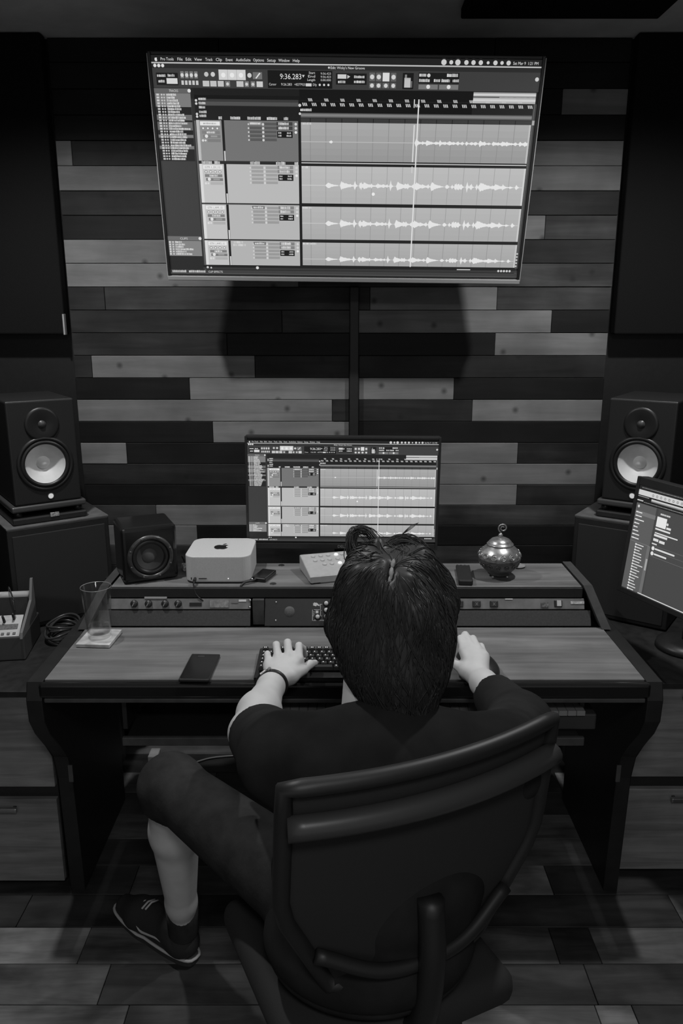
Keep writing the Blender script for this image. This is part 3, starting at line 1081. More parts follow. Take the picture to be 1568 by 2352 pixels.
for x0, x1 in ((DX0 - 0.045, DX0 - 0.004), (DX1 + 0.004, DX1 + 0.045)):
    prism('side_panel', [(p[0] - 2.1, p[1]) for p in side], x0 - 0.008, x1 - 0.008, M('desk_side', 0.014, 0.5, noise=0.2, nscale=30), desk, 'YZ', 0.003)
SUP = M('support_grey', 0.06, 0.6, noise=0.2, nscale=40)
for sg, xb, xt in ((-1, DX0 + 0.006, -0.683), (1, DX1 - 0.006, 0.712)):
    v = []
    for x_, y0_, y1_, z_ in ((xb, 2.128, 2.405, 0.7505), (xt, 2.184, 2.412, 0.866)):
        for dx in (0.0, 0.026 * sg):
            v += [(x_ + dx - 0.008, y0_ - 2.1, z_), (x_ + dx - 0.008, y1_ - 2.1, z_)]
    o_ = mesh_obj('shelf_support', v, [(0, 1, 3, 2), (4, 6, 7, 5), (0, 4, 5, 1), (2, 3, 7, 6), (0, 2, 6, 4), (1, 5, 7, 3)], SUP, desk)
box('bolt_plate', (0.012, 0.004, 0.05), dl(DX0 + 0.03, 1.845, 0.46), DARK, desk, 0.001)
box('bolt_plate', (0.012, 0.004, 0.05), dl(DX1 - 0.03, 1.845, 0.46), DARK, desk, 0.001)
box('rack_bay_back', (DX1 - DX0, 0.012, 0.11), dl(0.008, 2.36, 0.775), BLACK, desk)
box('rack_bay_floor', (DX1 - DX0, 0.25, 0.012), dl(0.008, 2.27, 0.735), BLACK, desk)
for x in (-0.245, 0.291):
    box('rack_divider', (0.034, 0.2, 0.078), dl(x, 2.27, 0.787), DARK, desk, 0.001)
box('stretcher', (DX1 - DX0, 0.02, 0.18), dl(0.008, 2.36, 0.58), BLACK, desk, 0.002)
box('keyboard_tray', (1.16, 0.36, 0.016), dl(0.03, 1.985, 0.585), BLACKP, desk, 0.002)
box('tray_lip', (1.18, 0.012, 0.024), dl(0.03, 1.801, 0.583), DARK, desk, 0.003)
for x in (-0.565, 0.625):
    box('tray_bracket', (0.012, 0.3, 0.13), dl(x, 2.0, 0.653), BLACKP, desk, 0.001)
tag(desk, 'wide black studio desk with a walnut top and a raised rear shelf', 'desk')

# rack gear between desktop and shelf: sloping fronts. u along X, t up the slope
SL_A = Vector((0, 2.150, 0.7515)); SL_B = Vector((0, 2.182, 0.827))
SL_D = (SL_B - SL_A); SL_LEN = SL_D.length
SL_ANG = math.atan2(SL_D.y, SL_D.z)          # lean back


def rack(name, x0, x1, t0, t1, mat, label, cat):
    """a rack unit: local X right, local Z up the slope, local -Y out of the panel."""
    o = empty(name, SL_A + SL_D * t0)
    o.location.x = (x0 + x1) / 2
    o.rotation_euler = (-SL_ANG, 0, 0)
    hgt = SL_LEN * (t1 - t0)
    box('faceplate', (x1 - x0, 0.004, hgt - 0.001), (0, 0.002, hgt / 2), mat, o, 0.0008)
    box('chassis', (x1 - x0 - 0.02, 0.12, max(0.012, hgt - 0.012)), (0, 0.064, hgt / 2), BLACK, o)
    tag(o, label, cat)
    return o, hgt


def knob(parent, x, z, r, h, mat, cap=None, name='knob', slash=True):
    k = lathe(name, [(0, h), (r * 0.85, h), (r, h * 0.7), (r * 1.05, 0.0)], mat, parent, 20, axis='F', c=(x, 0, z))
    if slash:
        box('pointer', (r * 0.25, 0.001, r * 1.7), (x, -h - 0.0004, z), cap or WHITEPRINT, k, rot=(0, 0.45, 0))
    return k


STRIPM = M('rack_face_grey', 0.17, 0.38, noise=0.25, nscale=25)
VENT = M('rack_blank', 0.05, 0.6, noise=0.15, nscale=200)
r1, h1 = rack('rack_preamp', -0.688, -0.268, 0.60, 1.0, STRIPM, 'slim grey rack unit with four round knobs below the small computer', 'rack unit')
for px in (307, 340, 378, 408):
    knob(r1, (px - 784) * 0.001280 + 0.478, h1 * 0.5, 0.0105, 0.010, BLACKP, GREY)
box('display', (0.036, 0.002, 0.010), (0.048, -0.001, h1 * 0.45), BLACKG, r1)
box('socket_plate', (0.056, 0.002, 0.022), (0.118, -0.001, h1 * 0.5), M('plate_grey', 0.22, 0.5, noise=0.4, nscale=90), r1)
box('label_plate', (0.022, 0.0015, 0.006), (0.186, -0.001, h1 * 0.78), WHITEPRINT, r1)
box('label_plate', (0.02, 0.0015, 0.004), (0.163, -0.001, h1 * 0.62), GREY, r1)
box('tag_block', (0.066, 0.006, 0.013), (-0.07, 0.0, h1 + 0.005), M('tag_grey', 0.3, 0.5), r1)
for q in (0.2, 0.8):
    lathe('screw', [(0, 0.003), (0.004, 0.002), (0.004, 0)], STEEL, r1, 10, axis='F', c=(0.208, 0, h1 * q))
r2, h2 = rack('rack_blank_panel', -0.715, -0.268, 0.0, 0.57, VENT, 'plain dark blank rack panel on the left below the knob unit', 'rack panel')
# centre unit
r3, h3 = rack('rack_controller', -0.226, 0.272, 0.0, 1.0, BLACKP, 'black rack unit with white capped knobs and printed white lines, partly behind the head', 'rack unit')
lathe('grille_disc', [(0, 0.0012), (0.0145, 0.0012), (0.0155, 0)], M('disc_grey', 0.10, 0.6, noise=0.3, nscale=400), r3, 32, axis='F', c=(-0.176, 0, h3 * 0.52))
CAPM = M('knob_cap_white', 0.62, 0.4)
for x, z in ((-0.068, 0.94), (-0.068, 0.70), (-0.068, 0.46), (-0.093, 0.46)):
    k = lathe('knob', [(0, 0.011), (0.0062, 0.011), (0.0085, 0.007), (0.0095, 0)], BLACKP, r3, 20, axis='F', c=(x, 0, h3 * z - 0.012))
    lathe('knob_cap', [(0, 0.0125), (0.0056, 0.0122), (0.0062, 0.0105)], CAPM, k, 20, axis='F', c=(x, 0, h3 * z - 0.010))
vp = []; fp = []
def pr(x0, z0, x1, z1):
    i = len(vp)
    vp.extend([(x0, -0.0008, z0), (x1, -0.0008, z0), (x1, -0.0008, z1), (x0, -0.0008, z1)]); fp.append((i, i + 1, i + 2, i + 3))
X0 = -0.109
pr(X0, 0.016, -0.050, 0.0172); pr(X0, 0.016, X0 + 0.0012, 0.0485); pr(X0 + 0.005, 0.0475, X0 + 0.022, 0.0487); pr(X0 + 0.0235, 0.030, X0 + 0.0247, 0.064)
pr(X0 + 0.0205, 0.0635, X0 + 0.029, 0.0647); pr(X0 + 0.0235, 0.046, X0 + 0.028, 0.0472); pr(X0 + 0.019, 0.0295, X0 + 0.029, 0.0305); pr(X0, 0.030, X0 + 0.005, 0.0312)
pr(X0 + 0.010, 0.038, X0 + 0.018, 0.0455); pr(X0 + 0.004, 0.040, X0 + 0.006, 0.043); pr(X0 + 0.003, 0.0345, X0 + 0.006, 0.037)
for q in range(5):
    pr(X0 + 0.006 + q * 0.0022, 0.0178, X0 + 0.0075 + q * 0.0022, 0.0192); pr(X0 + 0.024 + q * 0.0032, 0.0178, X0 + 0.0262 + q * 0.0032, 0.0192)
mesh_obj('printed_lines', vp, fp, WHITEPRINT, r3)
em = [(-0.008, 0.001), (-0.006, 0.004), (-0.0085, 0.006), (-0.006, 0.0065), (-0.004, 0.0075), (-0.0045, 0.0095), (-0.001, 0.008), (0.003, 0.008), (0.006, 0.006), (0.010, 0.002), (0.013, -0.001),
      (0.0115, -0.0025), (0.008, -0.001), (0.005, 0.000), (0.002, -0.001), (0.0025, -0.003), (-0.001, -0.0025), (-0.004, -0.001), (-0.007, -0.0015), (-0.0055, 0.0)]
mesh_obj('printed_emblem', [(X0 + 0.0095 + x, -0.0008, 0.061 + z * 0.95) for x, z in em], [tuple(range(len(em)))[::-1]], WHITEPRINT, r3)
for x, z in ((-0.234 + 0.018, 0.85), (-0.216, 0.2)):
    lathe('screw', [(0, 0.002), (0.003, 0.0015), (0.003, 0)], STEEL, r3, 10, axis='F', c=(x, 0, h3 * z))
# right bay
r4, h4 = rack('rack_patch_unit', 0.311, 0.716, 0.60, 1.0, STRIPM, 'slim grey rack unit with square sockets and a white switch under the bowl', 'rack unit')
for px in (1055, 1095, 1135):
    x = (px - 784) * 0.001280 - 0.5135
    s_ = box('socket', (0.024, 0.006, 0.019), (x, -0.001, h4 * 0.48), BLACKP, r4, 0.002)
    for q in (-1, 1):
        box('socket_slot', (0.002, 0.0015, 0.011), (0, -0.0035, 0), GREY, s_, rot=(0, q * 0.7, 0))
sw_ = box('switch', (0.024, 0.004, 0.02), (0.125, -0.001, h4 * 0.52), BLACKP, r4, 0.002)
box('rocker', (0.013, 0.005, 0.017), (0.002, -0.003, 0.0005), WHITEP, sw_, 0.001)
box('label_plate', (0.040, 0.0015, 0.008), (0.182, -0.001, h4 * 0.6), M('label_pale', 0.45, 0.5, noise=0.5, nscale=150), r4)
box('label_plate', (0.022, 0.0015, 0.003), (-0.02, -0.001, h4 * 0.92), WHITEPRINT, r4)
box('jack_cluster', (0.022, 0.003, 0.014), (0.085, -0.001, h4 * 0.4), M('jack_mixed', 0.12, 0.5, noise=0.9, nscale=160), r4)
r5, h5 = rack('rack_blank_panel', 0.311, 0.733, 0.0, 0.57, VENT, 'plain dark blank rack panel on the right below the switch unit', 'rack panel')

# ------------------------------------------------------------------ things on the upper shelf
SHZ = 0.8605
mac = empty('desktop_computer', (-0.369, 2.314, SHZ))
bm = bmesh.new()
ol = rrect(0.197, 0.197, 0.034, 8)
def loop(sc, z):
    return [bm.verts.new((x * sc, y * sc, z)) for x, y in ol]
rings = [loop(0.94, 0.004), loop(0.985, 0.005), loop(1.0, 0.009), loop(1.0, 0.080), loop(0.997, 0.0825), loop(0.985, 0.0838), loop(0.97, 0.084)]
for a_, b_ in zip(rings, rings[1:]):
    for i in range(len(ol)):
        j = (i + 1) % len(ol)
        bm.faces.new((a_[i], a_[j], b_[j], b_[i]))
bm.faces.new(rings[0][::-1]); bm.faces.new(rings[-1])
bm_obj('body', bm, SILVER, mac)
lathe('foot_ring', [(0, 0), (0.082, 0), (0.082, 0.0045), (0, 0.0045)], BLACKP, mac, 40)
LOGO = M('logo_black', 0.015, 0.3)
mesh_obj('top_logo', [(x * 0.052, y * 0.052 - 0.012, 0.0843) for x, y in APPLE] + [(x * 0.052, y * 0.052 - 0.012, 0.0843) for x, y in LEAF],
         [tuple(range(len(APPLE)))[::-1], tuple(range(len(APPLE), len(APPLE) + len(LEAF)))[::-1]], LOGO, mac)
for x, w_, h_ in ((-0.078, 0.0028, 0.007), (-0.066, 0.0028, 0.007)):
    box('port', (w_, 0.001, h_), (x, -0.0987, 0.016), LOGO, mac)
box('card_slot', (0.024, 0.001, 0.0026), (-0.044, -0.0987, 0.016), LOGO, mac)
lathe('power_light', [(0, 0.0008), (0.0016, 0.0008), (0.0018, 0)], LED, mac, 12, axis='F', c=(0.032, -0.0983, 0.016))
tag(mac, 'silver rounded square desktop computer on the upper shelf', 'computer')
cb = empty('computer_cable', (-0.435, 2.212, 0.876))
box('plug', (0.008, 0.022, 0.012), (0, -0.008, 0.0), BLACKP, cb, 0.003)
tube('cord', spline([(0, -0.018, 0), (0.0, -0.026, -0.012), (0.006, -0.032, -0.034), (0.02, -0.034, -0.05), (0.03, -0.03, -0.06)], 6), 0.0022, BLACKP, cb)
tag(cb, 'short black cable plugged into the front of the silver computer', 'cable')

# cube speaker
cy = R(24)
cs = empty('cube_speaker', (-0.600, 2.302, SHZ), cy)
holed_box('cabinet', (0.163, 0.155, 0.170), (0, 0, 0.087), BLACKG, cs, 0.012, (0, -0.009, 0.055))
for x in (-0.06, 0.06):
    for y in (-0.055, 0.055):
        lathe('foot', [(0, 0), (0.008, 0), (0.008, 0.003), (0, 0.003)], BLACKP, cs, 12, c=(x, y, 0))
fc = (0, -0.0775, 0.078)
ring = lathe('driver_ring', [(0.055, 0.0), (0.055, 0.004), (0.060, 0.007), (0.0665, 0.004), (0.068, -0.001)], M('driver_ring_metal', 0.07, 0.3, metal=0.3, noise=0.4, nscale=60), cs, 48, axis='F', c=fc)
for k in range(8):
    a = 2 * math.pi * (k + 0.5) / 8
    lathe('bolt', [(0, 0.009), (0.003, 0.0085), (0.003, 0.005)], DARK, ring, 8, axis='F', c=(fc[0] + 0.0625 * math.cos(a), fc[1], fc[2] + 0.0625 * math.sin(a)))
lathe('surround', [(0.040, -0.004), (0.044, 0.003), (0.049, 0.004), (0.0545, -0.001)], BLACKP, cs, 40, axis='F', c=fc)
lathe('cone', [(0.012, -0.024), (0.025, -0.016), (0.041, -0.0035)], M('cone_dark', 0.06, 0.7), cs, 40, axis='F', c=fc)
lathe('dust_cap', [(0, -0.008), (0.010, -0.010), (0.018, -0.014), (0.0225, -0.0185)], M('cap_dark', 0.12, 0.6), cs, 32, axis='F', c=fc)
tag(cs, 'small glossy black cube speaker on the shelf left of the computer', 'speaker')

# white monitor controller
wc = empty('controller_pad', (-0.028, 2.298, SHZ), R(16))
prism('case', [(-0.07, 0.004), (-0.07, 0.022), (-0.066, 0.0255), (0.06, 0.052), (0.07, 0.050), (0.07, 0.004), (-0.03, 0.004), (-0.045, 0.010), (-0.055, 0.010), (-0.06, 0.004)], -0.088, 0.088, M('pad_white', 0.42, 0.5, noise=0.06, nscale=60), wc, 'YZ', 0.004)
for x in (-0.08, 0.08):
    for y in (-0.064, 0.062):
        lathe('foot', [(0, 0), (0.006, 0), (0.006, 0.0045), (0, 0.0045)], BLACKP, wc, 10, c=(x, y, 0))
BTN = M('button_pale', 0.5, 0.5)
BTNL = M('button_lit', 0.7, 0.5, emit=0.5)
for rw, (y, xs) in enumerate(((0.044, (-0.05, -0.026, -0.002, 0.024, 0.042, 0.060, 0.078)), (0.018, (-0.05, -0.027, -0.004, 0.022, 0.046)), (-0.008, (-0.027, -0.004, 0.022, 0.044)))):
    for i, x in enumerate(xs):
        z = 0.0255 + (y + 0.066) * (0.0265 / 0.126)
        lit = (rw, i) in ((0, 3), (0, 6), (2, 2))
        lathe('button', [(0, 0.004), (0.0055, 0.004), (0.0068, 0.002), (0.007, -0.002)], BTNL if lit else BTN, wc, 16, c=(0, 0, 0), loc=(x, y, z), rot=(R(11.9), 0, 0))
box('front_slot_trim', (0.05, 0.004, 0.005), (-0.03, -0.064, 0.0026), M('slot_trim', 0.5, 0.4), wc, 0.001)
tag(wc, 'white wedge-shaped desktop controller with rows of round buttons', 'controller')

# cable adapter beside the computer
ad = empty('usb_adapter', (-0.236, 2.27, SHZ), R(-18))
box('body', (0.046, 0.085, 0.014), (0, 0, 0.0072), BLACKG, ad, 0.003)
box('highlight_strip', (0.034, 0.001, 0.0018), (0.004, -0.0428, 0.012), M('strip_grey', 0.35, 0.3), ad)
lathe('status_light', [(0, 0.001), (0.0016, 0.0008), (0.0016, 0)], LED, ad, 10, axis='F', c=(-0.02, -0.0425, 0.009))
tube('lead', spline([(-0.008, -0.042, 0.008), (-0.014, -0.058, 0.008), (-0.03, -0.078, 0.006), (-0.036, -0.092, -0.006), (-0.038, -0.095, -0.05), (-0.038, -0.092, -0.07)], 6), 0.0035, BLACKP, ad)
tag(ad, 'small black adapter with a tiny light beside the silver computer', 'adapter')
for gx, gy in ((-0.192, 2.39), (-0.204, 2.215)):
    gr = lathe('cable_grommet', [(0, 0.0006), (0.007, 0.0006), (0.009, 0.0014), (0.010, 0)], BLACKP, None, 20, c=(gx, gy, 0.8604))
    tag(gr, 'small round black grommet in the shelf %s the adapter' % ('behind' if gy > 2.3 else 'in front of'), 'grommet')

# crumpled clear wrapper / plug behind the cube speaker
pk = empty('plug_bundle', (-0.487, 2.335, SHZ))
box('plug', (0.022, 0.03, 0.018), (0, 0, 0.012), M('plug_clear', 0.45, 0.25, noise=0.6, nscale=120), pk, 0.004, rot=(0.2, 0.1, 0.5))
tube('lead', spline([(0, 0.01, 0.012), (-0.012, 0.03, 0.03), (-0.02, 0.05, 0.03), (-0.01, 0.06, 0.01), (0.0, 0.075, 0.004)], 6), 0.0028, BLACKP, pk)
tag(pk, 'pale plug with a black lead between the cube speaker and the computer', 'plug')

# black remote
rm = empty('remote_control', (0.374, 2.272, SHZ), R(-5))
box('body', (0.043, 0.15, 0.017), (0, 0, 0.0088), BLACKP, rm, 0.004)
for i, x in enumerate((-0.012, 0.0, 0.012)):
    box('key', (0.008, 0.004, 0.002), (x, 0.066, 0.018), GREY, rm, 0.0008)
tag(rm, 'small black remote lying on the shelf left of the bowl', 'remote')

# black curled cable end on the shelf
ck = tube('cable_hook', spline([(0.20, 2.335, 0.866), (0.255, 2.335, 0.868), (0.285, 2.345, 0.872), (0.298, 2.36, 0.885), (0.305, 2.365, 0.896)], 8), [0.004] * 33, BLACKP)
tag(ck, 'short black curled cable end lying on the shelf right of the head', 'cable')

# little metal dish behind the bowl
ds = lathe('metal_dish', [(0, 0.004), (0.020, 0.005), (0.024, 0.008), (0.0235, 0.0095), (0.018, 0.0065), (0, 0.0055)], M('dish_metal', 0.3, 0.35), None, 28, c=(0.560, 2.375, SHZ - 0.004))
tag(ds, 'tiny pale metal dish peeking out behind the ornate bowl', 'dish')

# ornate lidded bowl
bw = empty('lidded_bowl', (0.481, 2.282, SHZ))
PEWT = M('pewter', 0.42, 0.33, metal=0.75, noise=0.25, nscale=120)
PEWD = M('pewter_dark', 0.14, 0.35, metal=0.6, noise=0.3, nscale=120)
lathe('bowl', [(0, 0.010), (0.028, 0.010), (0.034, 0.012), (0.033, 0.015), (0.040, 0.020), (0.053, 0.034), (0.0605, 0.050), (0.0635, 0.056), (0.0625, 0.058), (0.0645, 0.060), (0.063, 0.062)], PEWD, bw, 48)
lathe('shoulder', [(0.063, 0.062), (0.0645, 0.065), (0.0625, 0.074), (0.057, 0.084), (0.047, 0.094), (0.039, 0.100), (0.038, 0.101)], PEWT, bw, 48)
lathe('lid', [(0.0395, 0.100), (0.0405, 0.104), (0.038, 0.107), (0.036, 0.107), (0.034, 0.112), (0.027, 0.119), (0.016, 0.124), (0.006, 0.126), (0, 0.126)], PEWT, bw, 48)
lathe('lid_knob', [(0, 0.124), (0.005, 0.1255), (0.0072, 0.130), (0.006, 0.135), (0.003, 0.138), (0, 0.1385)], PEWT, bw, 20)
sp = []
for k in range(40):
    a = R(250) - k * R(15)
    rr = 0.0145 * (1 - k / 52)
    sp.append((0.006 + rr * math.cos(a), 0, 0.1535 + rr * math.sin(a)))
tube('spiral_finial', [(0.0, 0, 0.136)] + sp, [0.0024] * 20 + [0.0022] * 21, PEWT, bw, 8)
for k in range(4):
    a = R(45 + 90 * k)
    lathe('foot', [(0, 0.0), (0.003, 0.001), (0.0048, 0.005), (0.003, 0.009), (0, 0.0105)], PEWT, bw, 12, c=(0.031 * math.cos(a), 0.031 * math.sin(a), 0))
BPROF = [(0.034, 0.012), (0.033, 0.015), (0.040, 0.020), (0.053, 0.034), (0.0605, 0.050), (0.0645, 0.060), (0.0645, 0.065), (0.0625, 0.074), (0.057, 0.084), (0.047, 0.094), (0.039, 0.100)]


def prof_r(z):
    for (r0_, z0_), (r1_, z1_) in zip(BPROF, BPROF[1:]):
        if z0_ <= z <= z1_:
            return r0_ + (r1_ - r0_) * (z - z0_) / (z1_ - z0_)
    return 0.04


def scroll(zc, rc, lean, s_, mat, nm, a0):
    pts = []
    for k in range(22):
        a = R(90) + k * R(28)
        rr = s_ * (1 - k / 30)
        lx, lz = rr * math.cos(a), rr * math.sin(a)
        zz = zc + lz * lean
        rad = prof_r(zz) + 0.0009
        th = a0 + lx / rc
        pts.append((rad * math.sin(th), -rad * math.cos(th), zz))
    tube(nm, pts, 0.0017, mat, bw, 5)
for k in range(14):
    scroll(0.0755, 0.0635, 0.82, 0.0105, PEWT, 'scroll_ornament', 2 * math.pi * k / 14)
    scroll(0.043, 0.0575, 0.85, 0.0085, PEWD, 'scroll_ornament', 2 * math.pi * (k + 0.5) / 14)
tag(bw, 'ornate pewter bowl with a lid and spiral handle on the shelf', 'bowl')

# ------------------------------------------------------------------ side cabinets
CABW = wood('cabinet_grey', 0.24, 0.35, 0.6, sx=3, sy=40, patch=0.2)


def cabinet(x0, x1, yf, label, handle_x, knob_x):
    cbn = empty('drawer_cabinet', ((x0 + x1) / 2, yf, 0))
    w = x1 - x0
    box('carcass', (w, 0.66, 0.60), (0, 0.345, 0.32), BLACK, cbn, 0.002)
    box('plinth', (w - 0.02, 0.6, 0.02), (0, 0.36, 0.01), BLACK, cbn)
    box('top_board', (w + 0.01, 0.69, 0.018), (0, 0.335, 0.630), M('cabinet_top', 0.018, 0.55, noise=0.4, nscale=40), cbn, 0.002)
    for z0, z1, hz in ((0.022, 0.296, 0.27), (0.336, 0.618, 0.60)):
        d = box('drawer_front', (w - 0.006, 0.02, z1 - z0), (0, 0.01, (z0 + z1) / 2), CABW, cbn, 0.002)
        if z0 < 0.1:
            hd = box('handle', (0.12, 0.012, 0.014), (handle_x - (x0 + x1) / 2, -0.024, hz - (z0 + z1) / 2), STEEL, d, 0.003)
            for q in (-0.05, 0.05):
                box('handle_post', (0.008, 0.024, 0.010), (handle_x - (x0 + x1) / 2 + q, -0.012, hz - (z0 + z1) / 2), DARK, d)
        else:
            lathe('drawer_knob', [(0, 0.026), (0.012, 0.024), (0.017, 0.014), (0.008, 0.006), (0.008, 0)], STEEL, d, 20, axis='F', c=(knob_x - (x0 + x1) / 2, -0.01, hz - (z0 + z1) / 2))
    tag(cbn, label, 'cabinet', 'low drawer cabinets beside the desk')
    return cbn


cabinet(-1.62, -0.812, 1.97, 'low grey wood drawer cabinet left of the desk', -0.985, -1.02)
cabinet(0.828, 1.62, 2.02, 'low grey wood drawer cabinet right of the desk', 1.02, 0.975)

# ------------------------------------------------------------------ studio speakers on boxes
CONEW = M('cone_white', 0.72, 0.55, noise=0.04, nscale=60)
RUBBER = M('rubber', 0.014, 0.42)


def monitor_speaker(loc, rz, label, lx):
    s = empty('studio_speaker', loc, rz)
    w, d, h = 0.210, 0.284, 0.332
    wz = 0.128
    f = -d / 2
    holed_box('cabinet', (w, d, h), (0, 0, h / 2), M('speaker_black', 0.014, 0.5, bump=0.1, bscale=400), s, 0.006, (0, wz - h / 2, 0.078), 0.06)
    lathe('trim_ring', [(0.076, 0.0), (0.077, 0.005), (0.083, 0.006), (0.088, 0.003), (0.089, 0)], RUBBER, s, 56, axis='F', c=(0, f, wz))
    lathe('surround', [(0.0625, 0.000), (0.066, 0.007), (0.071, 0.008), (0.078, 0.001)], RUBBER, s, 56, axis='F', c=(0, f, wz))
    lathe('woofer_cone', [(0.0185, -0.030), (0.030, -0.021), (0.046, -0.0095), (0.0605, -0.001), (0.0635, 0.001)], CONEW, s, 56, axis='F', c=(0, f, wz))
    lathe('dust_cap', [(0, -0.013), (0.010, -0.0155), (0.017, -0.021), (0.0215, -0.029)], CONEW, s, 40, axis='F', c=(0, f, wz))
    tz = 0.255
    lathe('tweeter_waveguide', [(0.014, 0.0005), (0.024, 0.002), (0.045, 0.005), (0.052, 0.004), (0.054, 0)], RUBBER, s, 40, axis='F', c=(0, f, tz))
    lathe('tweeter_dome', [(0, 0.009), (0.007, 0.0075), (0.0125, 0.002)], M('dome_dark', 0.05, 0.4), s, 24, axis='F', c=(0, f, tz))
    lathe('logo_light', [(0, 0.002), (0.0075, 0.0018), (0.0085, 0)], emit_mat('logo_glow', 0.55), s, 24, axis='F', c=(lx, f, 0.022))
    lathe('logo_ring', [(0.0085, 0.0), (0.0085, 0.0022), (0.0105, 0.0018), (0.011, 0)], DARK, s, 24, axis='F', c=(lx, f, 0.022))
    tag(s, label, 'speaker', 'pair of studio monitors')
    return s


def iso_stand(loc, rz, label):
    s = empty('speaker_stand', loc, rz)
    box('base_frame', (0.235, 0.29, 0.022), (0, 0, 0.011), BLACKP, s, 0.005)
    for x in (-0.095, 0.095):
        for y in (-0.12, 0.12):
            lathe('post', [(0, 0.02), (0.013, 0.02), (0.013, 0.042), (0, 0.042)], RUBBER, s, 16, c=(x, y, 0))
    box('top_frame', (0.235, 0.29, 0.020), (0, 0, 0.050), M('stand_grey', 0.06, 0.35), s, 0.006, seg=3)
    b = box('badge', (0.028, 0.004, 0.014), (0.012, -0.1465, 0.022), M('badge_pale', 0.35, 0.4, noise=0.7, nscale=200), s, 0.001)
    tag(s, label, 'speaker stand', 'isolation stands under the studio monitors')
    return s


def speaker_box(loc, rz, label):
    s = empty('speaker_plinth', loc, rz)
    box('body', (0.325, 0.30, 0.336), (0, 0, 0.173), M('plinth_black', 0.014, 0.55, noise=0.2, nscale=40), s, 0.004)
    box('grille', (0.295, 0.006, 0.30), (0, -0.150, 0.168), M('grille_cloth', 0.02, 0.8), s, 0.002)
    box('top_board', (0.325, 0.30, 0.006), (0, 0, 0.3425), M('plinth_top', 0.12, 0.6, noise=0.2, nscale=30), s, 0.001)
    for x in (-0.13, 0.13):
        for y in (-0.12, 0.12):
            lathe('foot', [(0, 0), (0.015, 0), (0.015, 0.006), (0, 0.006)], RUBBER, s, 12, c=(x, y, 0))
    tag(s, label, 'speaker box', 'black boxes under the studio monitors')
    return s


for sx, nm in ((-1, 'left'), (1, 'right')):
    a = R(35) * -sx
    speaker_box((sx * 1.003, 2.583, 0.6395), a, 'large black box on the %s cabinet that carries the studio monitor' % nm)
    iso_stand((sx * 1.026, 2.585, 0.986), a, 'low black isolation stand with a pale badge under the %s studio monitor' % nm)
    monitor_speaker((sx * 1.028, 2.588, 1.0465), a, 'black studio monitor with a white woofer %s' % ('left of the plank wall' if sx < 0 else 'behind the side monitor'), -sx * 0.007)

# ------------------------------------------------------------------ left cabinet gear
sy = empty('synthesizer', (-1.09, 2.245, 0.6395), R(8))
box('case', (0.27, 0.20, 0.075), (0, -0.005, 0.038), M('synth_case', 0.07, 0.5), sy, 0.004)
PANEL = M('synth_panel', 0.5, 0.5, noise=0.05, nscale=60)
pn = box('lower_panel', (0.25, 0.085, 0.006), (-0.004, -0.062, 0.092), PANEL, sy, 0.001, rot=(R(28), 0, 0))
for i in range(14):
    box('step_button', (0.0085, 0.009, 0.003), (0.110 - i * 0.0165, -0.031, 0.004), M('step_grey', 0.12, 0.5) if i == 0 else bpy.data.materials['step_grey'], pn, 0.001)
box('dark_section', (0.10, 0.020, 0.001), (0.066, -0.004, 0.0035), M('section_grey', 0.12, 0.6, noise=0.4, nscale=150), pn)
box('dark_section', (0.10, 0.022, 0.001), (-0.06, -0.002, 0.0035), bpy.data.materials['section_grey'], pn)
for i in range(8):
    pl = lathe('patch_plug', [(0, 0.026), (0.0035, 0.026), (0.0045, 0.004), (0.0045, 0)], BLACKP, pn, 10, loc=(0.10 - i * 0.026, 0.026 - 0.010 * (i % 2), 0.003))
box('upper_panel', (0.25, 0.006, 0.075), (-0.004, 0.03, 0.112), BLACKP, sy, 0.001, rot=(R(-20), 0, 0))
tube('tube_bar', [(-0.13, 0.052, 0.150), (0.122, 0.052, 0.150)], 0.0125, M('bar_pale', 0.42, 0.5), sy, 16)
for x in (-0.134, 0.126):
    prism('side_bracket', [(-0.112, 0.070), (-0.105, 0.087), (0.03, 0.140), (0.06, 0.200), (0.068, 0.200), (0.072, 0.075)], x, x + 0.008, M('bracket_grey', 0.16, 0.6), sy, 'YZ', 0.001)
rn = random.Random(4)
for i in range(4):
    x0 = 0.10 - i * 0.052
    x1 = x0 - rn.uniform(0.02, 0.06)
    tube('patch_cord', spline([(x0, -0.038 + 0.0, 0.130), (x0 - 0.006, -0.025, 0.160), ((x0 + x1) / 2, 0.01, 0.153 + 0.012 * (i % 2)), (x1, 0.03, 0.185), (x1 - 0.01, 0.07, 0.145)], 7), 0.0025, BLACKP, sy, 6)
tag(sy, 'small white-panelled synthesizer with patch cords at the left edge', 'synthesizer')

co = empty('cable_coil', (-0.885, 2.335, 0.6395))
rn = random.Random(8)
CBL = M('cable_rubber', 0.05, 0.3)
for i in range(6):
    rx = 0.052 + rn.uniform(-0.010, 0.010); ry = 0.066 + rn.uniform(-0.01, 0.01)
    ox, oy = rn.uniform(-0.008, 0.008), rn.uniform(-0.01, 0.01)
    tube('loop', [(ox + rx * math.cos(2 * math.pi * k / 36), oy + ry * math.sin(2 * math.pi * k / 36), 0.004 + i * 0.008 + 0.006 * math.sin(4 * math.pi * k / 36 + i)) for k in range(36)], 0.004, CBL, co, 6, closed=True)
tag(co, 'loose coil of black cable on the left cabinet behind the glass', 'cable')

